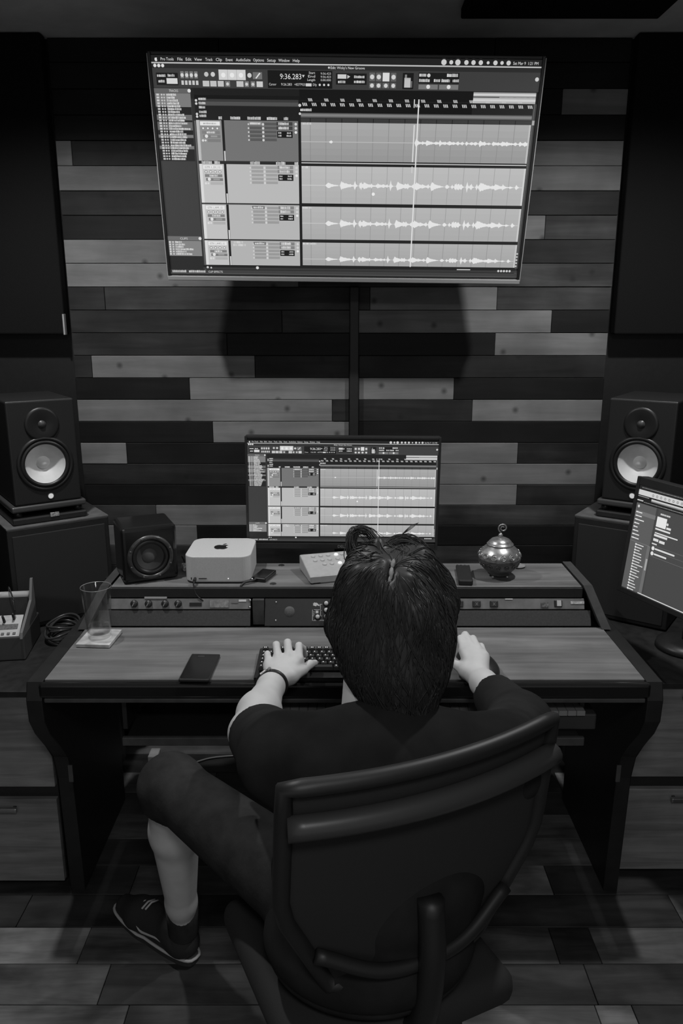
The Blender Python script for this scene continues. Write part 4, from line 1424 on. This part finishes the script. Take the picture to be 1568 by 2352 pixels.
# ------------------------------------------------------------------ things on the desktop
TZ = 0.7503
cst = empty('coaster', (-0.681, 2.052, TZ), R(-3))
box('tile', (0.094, 0.108, 0.0095), (0, 0, 0.0062), M('marble', 0.6, 0.4, noise=0.4, nscale=25), cst, 0.001)
box('cork_pad', (0.088, 0.100, 0.0016), (0, 0, 0.0008), BLACKP, cst)
tag(cst, 'square pale marble coaster under the glass', 'coaster')
gl = empty('drinking_glass', (-0.679, 2.050, TZ + 0.0112))
GLASS = glass_mat('clear_glass', 0.985, 0.03, 1.5)
lathe('tumbler', [(0, 0.0), (0.029, 0.0), (0.0315, 0.004), (0.042, 0.148), (0.0415, 0.150), (0.0405, 0.149), (0.0305, 0.018), (0.028, 0.014), (0, 0.013)], GLASS, gl, 56)
lathe('rim', [(0.0408, 0.1490), (0.0413, 0.1500), (0.0418, 0.1490), (0.0413, 0.1482), (0.0408, 0.1490)], M('rim_highlight', 0.35, 0.15), gl, 56)  # opaque pale ring, the rim's bright highlight put into its colour
lathe('water', [(0, 0.0135), (0.0275, 0.0145), (0.0300, 0.018), (0.0314, 0.036), (0.0302, 0.0352), (0, 0.0350)], glass_mat('water', 0.97, 0.0, 1.33), gl, 48)
tag(gl, 'tall clear drinking glass with a little water on the coaster', 'glass')

ph = empty('phone', (-0.366, 1.868, TZ), R(-2))
box('body', (0.077, 0.152, 0.0085), (0, 0, 0.0043), BLACKP, ph, 0.003, seg=3)
mesh_obj('screen_glass', [(x * 0.93, y * 0.95, 0.0088) for x, y in rrect(0.077, 0.152, 0.008)], [tuple(range(36))], BLACKG, ph)
mesh_obj('printed_mark', [(-0.018, 0.058, 0.0089), (0.0, 0.058, 0.0089), (0.0, 0.061, 0.0089), (-0.018, 0.061, 0.0089)], [(0, 1, 2, 3)], M('mark_dim', 0.08, 0.5), ph)
tag(ph, 'black phone lying face up on the walnut desktop', 'phone')

# keyboard
kb = empty('computer_keyboard', (-0.022, 1.882, TZ), R(0))
prism('case', [(-0.083, 0.002), (-0.083, 0.010), (0.078, 0.017), (0.082, 0.015), (0.082, 0.002)], -0.198, 0.198, BLACKP, kb, 'YZ', 0.003)
for x in (-0.17, 0.17):
    for y in (-0.06, 0.06):
        lathe('foot', [(0, 0), (0.006, 0), (0.006, 0.0025), (0, 0.0025)], RUBBER, kb, 10, c=(x, y, 0))
KEYM = M('keycap_black', 0.025, 0.4)
LEG = emit_mat('legend_glow', 0.9)
key_mesh = {}


def key(w, x, y, legend):
    kk = (w, legend)
    if kk not in key_mesh:
        hw, hd, t_ = w / 2 - 0.0006, 0.0088, 0.0024
        v = [(-hw, -hd, 0), (hw, -hd, 0), (hw, hd, 0), (-hw, hd, 0), (-hw + t_, -hd + t_, 0.0085), (hw - t_, -hd + t_, 0.0085), (hw - t_, hd - t_, 0.0085), (-hw + t_, hd - t_, 0.0085)]
        f = [(3, 2, 1, 0), (4, 5, 6, 7), (0, 1, 5, 4), (1, 2, 6, 5), (2, 3, 7, 6), (3, 0, 4, 7)]
        nb = len(f)
        if legend:
            for q in range(legend):
                lx = -hw + t_ + 0.0035 + q * 0.0042
                i = len(v)
                v += [(lx, 0.0000, 0.0086), (lx + 0.0019, 0.0000, 0.0086), (lx + 0.0019, 0.0050, 0.0086), (lx, 0.0050, 0.0086)]
                f.append((i, i + 1, i + 2, i + 3))
        me = bpy.data.meshes.new('keycap')
        me.from_pydata(v, [], f)
        me.materials.append(KEYM); me.materials.append(LEG)
        for i, p in enumerate(me.polygons):
            p.material_index = 1 if i >= nb else 0
        key_mesh[kk] = me
    o_ = bpy.data.objects.new('keycap', key_mesh[kk])
    C.objects.link(o_)
    o_.parent = kb
    o_.location = (x, y, 0.0125 + (y + 0.08) * 0.0435 + 0.003)
    o_.rotation_euler = (0.0435, 0, 0)


U = 0.0191
rn = random.Random(12)
rows = [(0.066, [1] + [0.0] + [1] * 13 + [1] * 4), (0.042, [1] * 13 + [2] + [1] * 4), (0.0229, [1.5] + [1] * 12 + [1.5] + [1] * 4), (0.0038, [1.75] + [1] * 11 + [2.25] + [1] * 4),
        (-0.0153, [2.25] + [1] * 10 + [2.75] + [1] * 4), (-0.0344, [1.25] * 3 + [6.25] + [1.25] * 4 + [1] * 4)]
for ri, (y, ws) in enumerate(rows):
    x = -0.19
    for w_ in ws:
        if w_ == 0:
            x += U * 0.5
            continue
        if x + w_ * U > 0.196:
            break
        key(w_ * U, x + w_ * U / 2, y - 0.012, 0 if w_ > 3 else (2 if ri == 0 else 1))
        x += w_ * U
tag(kb, 'black mechanical keyboard with glowing white legends under the left hand', 'keyboard')

# mouse
ms = sdf_mesh('computer_mouse', [('el', (0.352, 1.868, 0.763), (0.040, 0.062, 0.030), {'clip': ((0, 0, 0.7510), (0, 0, -1))}), ('el', (0.372, 1.845, 0.758), (0.032, 0.050, 0.022), {'clip': ((0, 0, 0.7510), (0, 0, -1))}),
                              ('el', (0.332, 1.893, 0.765), (0.032, 0.045, 0.028), {'clip': ((0, 0, 0.7510), (0, 0, -1))})], BLACKP, None, 0.0035, 0.02)
tag(ms, 'black ergonomic mouse under the right hand', 'mouse')

# music keyboard on the tray
mk = empty('music_keyboard', (0.21, 1.90, 0.5935))
box('case', (0.90, 0.19, 0.045), (0, 0.03, 0.0235), M('midi_case', 0.05, 0.5), mk, 0.004)
IV = M('key_white', 0.30, 0.4)
wk = box('white_key', (0.0222, 0.105, 0.014), (-0.40, -0.025, 0.054), IV, mk, 0.0015, seg=1)
bk = box('black_key', (0.012, 0.065, 0.012), (-0.3885, -0.003, 0.066), BLACKP, mk, 0.0015, seg=1)
for i in range(1, 36):
    o_ = wk.copy(); C.objects.link(o_); o_.location.x = -0.40 + i * 0.023
for i in range(1, 35):
    if i % 7 not in (2, 6):
        o_ = bk.copy(); C.objects.link(o_); o_.location.x = -0.3885 + i * 0.023
tag(mk, 'dark piano-style controller keyboard on the pull-out tray under the desktop', 'music keyboard')

# power adapter on the floor behind
pa = empty('power_adapter', (-0.70, 2.62, 0.0))
box('body', (0.036, 0.06, 0.05), (0, 0, 0.0255), M('adapter_pale', 0.4, 0.5), pa, 0.004)
tube('cord', spline([(0.02, -0.03, 0.02), (0.06, -0.05, 0.008), (0.12, -0.02, 0.006), (0.2, 0.03, 0.006), (0.3, 0.05, 0.006)], 8), 0.003, M('cord_grey', 0.3, 0.5), pa)
tag(pa, 'pale power adapter with a cord on the floor behind the desk', 'adapter')

# ------------------------------------------------------------------ chair
ch = empty('office_chair', (0.046, 1.2525, 0), R(25))
CHF = M('chair_mesh', 0.022, 0.85, bump=0.2, bscale=600)
CHP = M('chair_plastic', 0.018, 0.5)
bm = bmesh.new()
bmesh.ops.create_cube(bm, size=1.0)
for v in bm.verts:
    v.co = Vector((v.co.x * 0.44, v.co.y * 0.42, v.co.z * 0.07))
bmesh.ops.bevel(bm, geom=bm.edges[:], offset=0.03, segments=4, affect='EDGES', profile=0.5)
bm_obj('seat', bm, CHF, ch, True, (0, 0.02, 0.445))


def back_pt(u, v):
    """u across -1..1, v up 0..1: a gently curved, slightly reclined back."""
    hw = 0.235 * (0.62 + 0.38 * min(1, v / 0.45)) if v < 0.45 else 0.235
    return Vector((u * hw, -0.19 - 0.05 * v + 0.035 * u * u, 0.585 + 0.415 * v))


vs_, fs_ = [], []
NU, NV = 20, 16
for side_ in (0, 1):
    for j in range(NV + 1):
        for i in range(NU + 1):
            p = back_pt(-1 + 2 * i / NU, j / NV)
            p.y += 0.008 * side_
            vs_.append(p)
N1 = (NU + 1) * (NV + 1)
for j in range(NV):
    for i in range(NU):
        a = j * (NU + 1) + i
        fs_.append((a, a + 1, a + NU + 2, a + NU + 1))
        fs_.append((a + N1, a + NU + 1 + N1, a + NU + 2 + N1, a + 1 + N1))
rim = [i for i in range(NU + 1)] + [j * (NU + 1) + NU for j in range(1, NV + 1)] + [NV * (NU + 1) + i for i in range(NU - 1, -1, -1)] + [j * (NU + 1) for j in range(NV - 1, 0, -1)]
for a, b in zip(rim, rim[1:] + rim[:1]):
    fs_.append((b, a, a + N1, b + N1))
mesh_obj('backrest', vs_, fs_, CHF, ch, True)
fr = [back_pt(-1, v / 10) for v in range(0, 11)] + [back_pt(u / 10, 1.0) for u in range(-9, 10)] + [back_pt(1, v / 10) for v in range(10, -1, -1)] + [back_pt(u / 10, 0.0) for u in range(9, -10, -1)]
tube('back_frame', fr, 0.014, CHP, ch, 10, closed=True)
tube('top_rail', [back_pt(u / 10, 0.86) + Vector((0, -0.016, 0)) for u in range(-10, 11)], 0.019, M('chair_rail', 0.05, 0.4), ch, 12)
tube('lumbar_bar', spline([back_pt(-0.95, 0.22) + Vector((0, -0.012, 0)), back_pt(-0.4, 0.1) + Vector((0, -0.02, 0)), back_pt(0.4, 0.1) + Vector((0, -0.02, 0)), back_pt(0.95, 0.22) + Vector((0, -0.012, 0))], 8), 0.012, CHP, ch, 10)
tube('back_spine', spline([(0, -0.225, 0.75), (0, -0.235, 0.62), (0, -0.2, 0.48), (0, -0.08, 0.40), (0, 0, 0.395)], 6), 0.022, CHP, ch, 10)
box('mechanism', (0.16, 0.2, 0.04), (0, 0, 0.39), BLACKP, ch, 0.008)
tube('gas_lift', [(0, 0, 0.08), (0, 0, 0.22), (0, 0, 0.221), (0, 0, 0.38)], [0.028, 0.028, 0.016, 0.016], CHP, ch, 16)
for k in range(5):
    a = R(90 + 72 * k)
    e = Vector((0.3 * math.cos(a), 0.3 * math.sin(a), 0))
    tube('base_leg', [Vector((0, 0, 0.105)), e * 0.5 + Vector((0, 0, 0.095)), e + Vector((0, 0, 0.075))], [0.024, 0.020, 0.015], CHP, ch, 10)
    cst_ = lathe('caster', [(0, -0.022), (0.022, -0.022), (0.027, -0.016), (0.027, 0.016), (0.022, 0.022), (0, 0.022)], BLACKP, ch, 16, loc=(e.x, e.y, 0.0272), rot=(R(90), 0, a))
tag(ch, 'black office chair with a curved mesh back turned slightly left', 'chair')

# ------------------------------------------------------------------ person
pe = empty('person', (0.05, 1.2, 0))
SKIN = M('skin', 0.62, 0.5, spec=0.3, noise=0.06, nscale=25, bump=0.05, bscale=350)
SHIRT = M('shirt_black', 0.022, 0.95, spec=0.1, noise=0.25, nscale=14, bump=0.25, bscale=45)
SHORT = M('shorts_dark', 0.035, 0.95, spec=0.1, noise=0.3, nscale=20, bump=0.3, bscale=120)
HAIRM = M('hair_dark', 0.035, 0.48, spec=0.4)


def rel(p):
    return (p[0] - 0.05, p[1] - 1.2, p[2])


def move(prims):
    out = []
    for p in prims:
        o_ = p[-1] if isinstance(p[-1], dict) else {}
        o_ = dict(o_)
        if 'clip' in o_:
            o_['clip'] = (rel(o_['clip'][0]), o_['clip'][1])
        if p[0] == 'rc':
            out.append(('rc', rel(p[1]), rel(p[2]), p[3], p[4], o_))
        else:
            out.append(('el', rel(p[1]), p[2], o_))
    return out


HD = Vector((0.088, 1.315, 1.125))
hrot = Matrix.Rotation(R(38), 3, 'Z') @ Matrix.Rotation(R(-16), 3, 'X')     # face turned left and a little down


def hp(x, y, z):
    q = HD + hrot @ Vector((x, y, z))
    return tuple(q)


head = [
    ('el', hp(0, 0, 0.02), (0.074, 0.094, 0.092), {'rot': hrot}),
    ('el', hp(0, 0.045, -0.045), (0.056, 0.052, 0.072), {'rot': hrot}),
    ('rc', hp(-0.03, 0.072, -0.088), hp(0.03, 0.072, -0.088), 0.022, 0.022),
    ('rc', hp(-0.052, 0.01, -0.055), hp(-0.03, 0.068, -0.09), 0.02, 0.018),
    ('rc', hp(0.052, 0.01, -0.055), hp(0.03, 0.068, -0.09), 0.02, 0.018),
    ('rc', hp(0, 0.096, 0.012), hp(0, 0.113, -0.026), 0.008, 0.012, {'k': 0.012}),
    ('rc', hp(-0.035, 0.083, 0.024), hp(0.035, 0.083, 0.024), 0.012, 0.012),
    ('el', hp(-0.03, 0.090, 0.004), (0.016, 0.012, 0.011), {'sub': True, 'k': 0.01, 'rot': hrot}),
    ('el', hp(0.03, 0.090, 0.004), (0.016, 0.012, 0.011), {'sub': True, 'k': 0.01, 'rot': hrot}),
    ('el', hp(-0.03, 0.080, 0.004), (0.012, 0.012, 0.012), {'k': 0.003}),
    ('el', hp(0.03, 0.080, 0.004), (0.012, 0.012, 0.012), {'k': 0.003}),
    ('rc', hp(-0.02, 0.092, -0.054), hp(0.02, 0.092, -0.054), 0.007, 0.007, {'k': 0.008}),
    ('rc', hp(-0.017, 0.092, -0.065), hp(0.017, 0.092, -0.065), 0.008, 0.008, {'k': 0.008}),
    ('el', hp(-0.076, -0.005, -0.012), (0.010, 0.019, 0.031), {'rot': hrot, 'k': 0.008}),
    ('el', hp(0.076, -0.005, -0.012), (0.010, 0.019, 0.031), {'rot': hrot, 'k': 0.008}),
    ('rc', (0.066, 1.295, 1.04), (0.062, 1.25, 0.92), 0.060, 0.066),
]
LSH = (-0.102, 1.225, 0.890); RSH = (0.28, 1.225, 0.890)
torso = [
    ('el', (0.08, 1.21, 0.83), (0.165, 0.105, 0.15)), ('el', (0.065, 1.19, 0.68), (0.15, 0.115, 0.15)), ('el', (0.05, 1.19, 0.56), (0.165, 0.125, 0.085)),
    ('rc', (0.0, 1.215, 0.91), LSH, 0.058, 0.055), ('rc', (0.17, 1.215, 0.91), RSH, 0.058, 0.055),
]
LW = (-0.162, 1.708, 0.797); LE = (-0.188, 1.462, 0.802); LS = (-0.102, 1.225, 0.890)
RW = (0.330, 1.722, 0.797); RE = (0.372, 1.478, 0.812); RS = (0.28, 1.225, 0.890)


def arm(S, E_, W):
    S, E_, W = Vector(S), Vector(E_), Vector(W)
    return [('rc', S, E_, 0.05, 0.043), ('rc', E_, E_.lerp(W, 0.35), 0.043, 0.046), ('rc', E_.lerp(W, 0.35), E_.lerp(W, 0.88), 0.046, 0.0295), ('rc', E_.lerp(W, 0.88), W, 0.0295, 0.026)]


def hand(W, mcp, pip, dip, tip, thumb, side):
    """palm from wrist to knuckles, four bent fingers and a thumb leaving the side of the palm."""
    out = []
    W = Vector(W)
    rad = {'i': 0.0094, 'm': 0.0097, 'r': 0.0092, 'p': 0.0082}
    for f in 'imrp':
        Mc, Pi, Di, Ti = Vector(mcp[f]), Vector(pip[f]), Vector(dip[f]), Vector(tip[f])
        base = W.lerp(Mc, 0.18)
        out.append(('rc', base - Vector((0, 0, 0.004)), Mc - Vector((0, 0, 0.005)), 0.0185, 0.0135, {'k': 0.014}))
        out.append(('rc', Mc, Pi, rad[f] + 0.0012, rad[f], {'k': 0.005}))
        out.append(('rc', Pi, Di, rad[f], rad[f] - 0.0008, {'k': 0.003}))
        out.append(('rc', Di, Ti, rad[f] - 0.0008, rad[f] - 0.0022, {'k': 0.003}))
    B, Mt, It, Tt = [Vector(t_) for t_ in thumb]
    out.append(('rc', W.lerp(B, 0.5), B, 0.020, 0.019, {'k': 0.014}))
    out.append(('rc', B, Mt, 0.0185, 0.0125, {'k': 0.010}))
    out.append(('rc', Mt, It, 0.0118, 0.0108, {'k': 0.004}))
    out.append(('rc', It, Tt, 0.0108, 0.0078, {'k': 0.004}))
    return out


lh = hand(LW,
          {'i': (-0.104, 1.772, 0.824), 'm': (-0.129, 1.782, 0.828), 'r': (-0.156, 1.780, 0.825), 'p': (-0.179, 1.767, 0.815)},
          {'i': (-0.106, 1.812, 0.841), 'm': (-0.135, 1.822, 0.845), 'r': (-0.163, 1.818, 0.841), 'p': (-0.1835, 1.796, 0.826)},
          {'i': (-0.098, 1.845, 0.818), 'm': (-0.137, 1.850, 0.824), 'r': (-0.166, 1.846, 0.820), 'p': (-0.187, 1.815, 0.812)},
          {'i': (-0.093, 1.858, 0.794), 'm': (-0.137, 1.862, 0.797), 'r': (-0.166, 1.857, 0.796), 'p': (-0.188, 1.822, 0.795)},
          [(-0.123, 1.725, 0.800), (-0.094, 1.760, 0.800), (-0.078, 1.796, 0.798), (-0.066, 1.822, 0.790)], -1)
rh = hand(RW,
          {'i': (0.304, 1.806, 0.834), 'm': (0.322, 1.812, 0.838), 'r': (0.339, 1.805, 0.834), 'p': (0.353, 1.790, 0.825)},
          {'i': (0.302, 1.852, 0.842), 'm': (0.316, 1.866, 0.846), 'r': (0.334, 1.852, 0.842), 'p': (0.352, 1.833, 0.830)},
          {'i': (0.306, 1.883, 0.826), 'm': (0.320, 1.896, 0.828), 'r': (0.339, 1.880, 0.822), 'p': (0.358, 1.856, 0.812)},
          {'i': (0.310, 1.905, 0.812), 'm': (0.325, 1.916, 0.812), 'r': (0.345, 1.898, 0.806), 'p': (0.363, 1.872, 0.798)},
          [(0.306, 1.752, 0.800), (0.288, 1.792, 0.797), (0.281, 1.826, 0.795), (0.280, 1.852, 0.792)], 1)
LHIP = (-0.015, 1.20, 0.592); LK = (-0.388, 1.575, 0.602); LA = (-0.412, 1.712, 0.115)
RHIP = (0.115, 1.20, 0.592); RK = (0.27, 1.63, 0.602); RA = (0.25, 1.67, 0.115)
legs = []
for Hp, K, A in ((LHIP, LK, LA), (RHIP, RK, RA)):
    K_, A_ = Vector(K), Vector(A)
    legs += [('rc', Hp, K, 0.072, 0.056), ('rc', K, K_.lerp(A_, 0.3), 0.055, 0.058), ('rc', K_.lerp(A_, 0.3), K_.lerp(A_, 0.85), 0.058, 0.038), ('rc', K_.lerp(A_, 0.85), A, 0.036, 0.034)]
legs += [('rc', Vector(LA) - Vector((0, 0, 0.045)), (-0.56, 1.83, 0.042), 0.028, 0.018), ('rc', LA, Vector(LA) - Vector((0, 0, 0.045)), 0.034, 0.028), ('rc', Vector(RA) - Vector((0, 0, 0.045)), (0.25, 1.85, 0.042), 0.028, 0.018), ('rc', RA, Vector(RA) - Vector((0, 0, 0.045)), 0.034, 0.028)]
sdf_mesh('body', move(head + torso + arm(LS, LE, LW) + arm(RS, RE, RW) + lh + rh + legs), SKIN, pe, 0.0042, 0.02)

# clothes
shirt = [
    ('el', (0.08, 1.20, 0.84), (0.195, 0.130, 0.155)), ('el', (0.065, 1.18, 0.70), (0.188, 0.140, 0.17)), ('el', (0.05, 1.18, 0.57), (0.19, 0.150, 0.10)),
    ('rc', (0.0, 1.21, 0.91), LSH, 0.075, 0.072), ('rc', (0.17, 1.21, 0.91), RSH, 0.075, 0.072),
    ('rc', (0.084, 1.235, 0.955), (0.083, 1.22, 0.91), 0.068, 0.085),
    ('rc', LS, Vector(LE) + Vector((0.006, 0.02, -0.004)), 0.076, 0.062, {'clip': ((-0.175, 1.408, 0.82), (-0.10, 0.95, -0.25))}),
    ('rc', RS, RE, 0.076, 0.064),
    ('rc', RE, Vector(RE).lerp(Vector(RW), 0.75), 0.064, 0.047, {'clip': (Vector(RE).lerp(Vector(RW), 0.60), (-0.16, 0.96, -0.12))}),
]
sdf_mesh('shirt', move(shirt), SHIRT, pe, 0.0065, 0.03)
shorts = [
    ('el', (0.05, 1.19, 0.54), (0.185, 0.145, 0.09)),
    ('rc', LHIP, LK, 0.088, 0.067), ('rc', LK, (-0.388, 1.59, 0.55), 0.070, 0.068, {'clip': ((-0.388, 1.58, 0.556), (0.05, 0.12, -1))}),
    ('rc', RHIP, RK, 0.088, 0.067), ('rc', RK, (0.268, 1.64, 0.55), 0.070, 0.068, {'clip': ((0.265, 1.64, 0.556), (0, 0.1, -1))}),
]
sdf_mesh('shorts', move(shorts), SHORT, pe, 0.007, 0.03)

# hair: a shell open at the face, a bright parting at the crown, plus loose strands
HC = Vector((0.090, 1.302, 1.125))
hair = [
    ('el', HC, (0.103, 0.113, 0.122)),
    ('el', (0.092, 1.268, 1.070), (0.098, 0.086, 0.100)),
    ('rc', (0.102, 1.255, 1.03), (0.104, 1.238, 0.98), 0.076, 0.060),
    ('el', hp(-0.01, 0.128, -0.06), (0.080, 0.085, 0.105), {'sub': True, 'rot': hrot, 'k': 0.015}),
    ('el', hp(-0.075, 0.065, -0.105), (0.045, 0.055, 0.06), {'sub': True, 'rot': hrot, 'k': 0.015}),
    ('el', (0.045, 1.335, 1.212), (0.035, 0.035, 0.030)), ('el', (0.125, 1.315, 1.215), (0.045, 0.045, 0.032)),
    ('rc', (0.087, 1.262, 1.243), (0.0795, 1.225, 1.222), 0.004, 0.006, {'sub': True, 'k': 0.006}),
]
rn = random.Random(31)
for k in range(46):      # uneven tufts
    d = Vector((rn.gauss(0, 1), rn.gauss(-0.3, 1), rn.gauss(0.2, 1))).normalized()
    r_ = 1.0 / math.sqrt((d.x / 0.107) ** 2 + (d.y / 0.115) ** 2 + (d.z / 0.124) ** 2)
    if d.y > 0.5 or d.z < -0.6:
        continue
    q = HC + d * (r_ - 0.012)
    hair.insert(3, ('el', q, (rn.uniform(0.012, 0.022), rn.uniform(0.012, 0.02), rn.uniform(0.02, 0.035)), {'k': 0.02}))
hobj = sdf_mesh('hair', move(hair), HAIRM, pe, 0.0045, 0.025)
SCALP = M('scalp', 0.24, 0.6, noise=0.3, nscale=120)
scv, scf = [], []
for ln, r_ in ((((0.0895, 1.272, 1.2405), (0.0865, 1.256, 1.2385), (0.0845, 1.244, 1.2340)), 0.0042), (((0.0850, 1.250, 1.2355), (0.0825, 1.236, 1.2290), (0.0815, 1.224, 1.2210)), 0.0040),
               (((0.0815, 1.232, 1.2265), (0.0790, 1.224, 1.2205), (0.0775, 1.214, 1.2120)), 0.0028)):
    v, f = tube_vf([rel(p) for p in spline(ln, 4)], [r_ * (0.4 + 0.6 * math.sin(math.pi * k / 8)) for k in range(9)], 6)
    b_ = len(scv); scv += v; scf += [tuple(b_ + k for k in q) for q in f]
mesh_obj('scalp_parting', scv, scf, SCALP, pe, True)
from mathutils.bvhtree import BVHTree
bvh = BVHTree.FromPolygons([v.co for v in hobj.data.vertices], [tuple(p.vertices) for p in hobj.data.polygons])
sv, sf = [], []


def add_strand(pts, r0, n=3):
    m_ = len(pts) - 1
    v, f = tube_vf(pts, [r0 * (0.35 + 0.65 * math.sin(math.pi * min(1, 0.15 + 0.85 * i / m_))) for i in range(m_ + 1)], n)
    b_ = len(sv)
    sv.extend(v); sf.extend([tuple(b_ + k for k in q) for q in f])


crown = Vector(rel((0.083, 1.245, 1.235)))
nv = len(hobj.data.vertices)
for k in range(2600):
    p = hobj.data.vertices[rn.randrange(nv)].co.copy()
    pw = p + Vector((0.05, 1.2, 0))
    if pw.y > 1.40 and pw.z < 1.17:
        continue
    if pw.z < 0.93:
        continue
    jit = Vector((rn.gauss(0, 0.35), rn.gauss(0, 0.35), rn.gauss(0, 0.2)))
    off = rn.uniform(-0.0006, 0.0022)
    pts = []
    for i in range(rn.randint(6, 11)):
        co_, no, ix, ds_ = bvh.find_nearest(p)
        if co_ is None:
            break
        pts.append(co_ + no * (off + 0.0012 * (i / 8) * rn.random()))
        away = (co_ - crown)
        w_ = math.exp(-away.length / 0.06)
        flow = away.normalized() * (0.5 + w_) + Vector((0, 0, -1)) + jit
        flow = flow - no * flow.dot(no)
        if flow.length < 1e-4:
            break
        p = co_ + flow.normalized() * 0.0095
    if len(pts) > 3:
        add_strand(pts, rn.uniform(0.0006, 0.0015))
# tousled loops on top, left of the parting, and a stray lock to the right
tops = [[(0.040, 1.330, 1.225), (0.022, 1.350, 1.243), (0.024, 1.368, 1.266), (0.048, 1.370, 1.266), (0.070, 1.345, 1.250)],
        [(0.030, 1.335, 1.212), (0.014, 1.360, 1.236), (0.022, 1.382, 1.262), (0.044, 1.378, 1.260), (0.064, 1.345, 1.245)],
        [(0.078, 1.325, 1.242), (0.097, 1.345, 1.258), (0.125, 1.345, 1.258), (0.150, 1.325, 1.238), (0.172, 1.295, 1.200)],
        [(0.075, 1.315, 1.242), (0.100, 1.330, 1.255), (0.130, 1.330, 1.252), (0.158, 1.310, 1.230), (0.180, 1.285, 1.190)]]
for tp in tops:
    for k in range(34):
        j = Vector((rn.uniform(-0.012, 0.012), rn.uniform(-0.014, 0.014), rn.uniform(-0.014, 0.005)))
        add_strand([Vector(rel(q)) for q in spline([Vector(p) + j * (0.3 + 0.7 * rn.random()) for p in tp], 5)], rn.uniform(0.0005, 0.0012))
for k in range(4):
    add_strand([Vector(rel(q)) for q in spline([Vector((0.085, 1.34, 1.245 + 0.002 * k)), Vector((0.105, 1.36, 1.256)), Vector((0.125, 1.37, 1.266 + 0.002 * k)), Vector((0.14, 1.375, 1.277))], 5)], 0.0007)
mesh_obj('hair_strands', sv, sf, HAIRM, pe, True)

# wristband on the left wrist
wd = (Vector(LW) - Vector(LE)).normalized()
wc_ = Vector(LE).lerp(Vector(LW), 0.93)
s1 = Vector((1, 0, 0)); s1 = (s1 - wd * s1.dot(wd)).normalized(); s2 = wd.cross(s1)
wb = tube('wristband', [rel(wc_ + s1 * (0.0335 * math.cos(2 * math.pi * k / 32)) + s2 * (0.0325 * math.sin(2 * math.pi * k / 32))) for k in range(32)], 0.0058, BLACKP, pe, 8, closed=True)
box('clasp', (0.006, 0.014, 0.004), rel(wc_ + Vector((-0.006, 0.002, 0.0385))), STEEL, pe, 0.001, rot=(-0.1, 0.1, -0.25))
box('charm', (0.018, 0.006, 0.004), rel(wc_ + Vector((-0.020, -0.006, 0.034))), STEEL, pe, 0.001, rot=(-0.1, -0.5, 0.45))

# sneakers
SHOE = M('shoe_black', 0.025, 0.8, bump=0.2, bscale=300)
FOX = M('shoe_white', 0.5, 0.6)


def shoe(loc, rz):
    prims = [('rc', (0, -0.105, 0.045), (0, 0.07, 0.038), 0.037, 0.041), ('rc', (0, 0.07, 0.038), (0.0, 0.135, 0.030), 0.041, 0.030), ('rc', (0, -0.10, 0.05), (0, -0.085, 0.095), 0.036, 0.040),
             ('rc', (0, -0.06, 0.07), (0, 0.05, 0.055), 0.032, 0.028)]
    o_ = sdf_mesh('shoe', [p + ({'clip': ((0, 0, 0.016), (0, 0, -1))},) for p in prims], SHOE, pe, 0.005, 0.03)
    o_.location = Vector(rel(loc)); o_.rotation_euler = (0, 0, rz)
    ol = []
    for k in range(40):
        a = 2 * math.pi * k / 40
        y = 0.01 + 0.158 * math.sin(a)
        w_ = (0.043 if y > 0.02 else 0.038) * (abs(math.cos(a)) ** 0.6)
        ol.append((w_ * (1 if math.cos(a) >= 0 else -1), y))
    prism('sole', ol, 0.0, 0.024, M('sole_dark', 0.04, 0.7), o_, 'XY', 0.002)
    tube('foxing_line', [(x * 1.03, 0.01 + (y - 0.01) * 1.02, 0.021) for x, y in ol], 0.0042, FOX, o_, 6, closed=True)
    for sx_ in (-1, 1):
        tube('side_stripe', spline([(sx_ * 0.040, 0.040, 0.052), (sx_ * 0.0425, 0.020, 0.040), (sx_ * 0.041, -0.012, 0.045), (sx_ * 0.0395, -0.05, 0.052), (sx_ * 0.0385, -0.09, 0.045)], 6), 0.0035, FOX, o_, 6)
    for i in range(4):
        y = 0.065 - i * 0.015
        z = 0.083 + 0.0055 * i - (0.012 if i == 0 else 0) + 0.0
        tube('lace', [(-0.022, y, z - 0.006), (0, y, z + 0.002), (0.022, y, z - 0.006)], 0.0028, FOX, o_, 6)
    return o_


shoe((-0.497, 1.779, 0.0), R(52))
shoe((0.25, 1.76, 0.0), R(0))
for A in (LA, RA):
    lathe('sock', [(0.030, -0.01), (0.040, 0.01), (0.0405, 0.05), (0.0425, 0.085), (0.0395, 0.085), (0.036, 0.0)], SHORT, pe, 24, loc=Vector(rel(A)) + Vector((0, -0.002, -0.04)))
tag(pe, 'dark-haired person in a black t-shirt seen from behind, hands on keyboard and mouse', 'person')
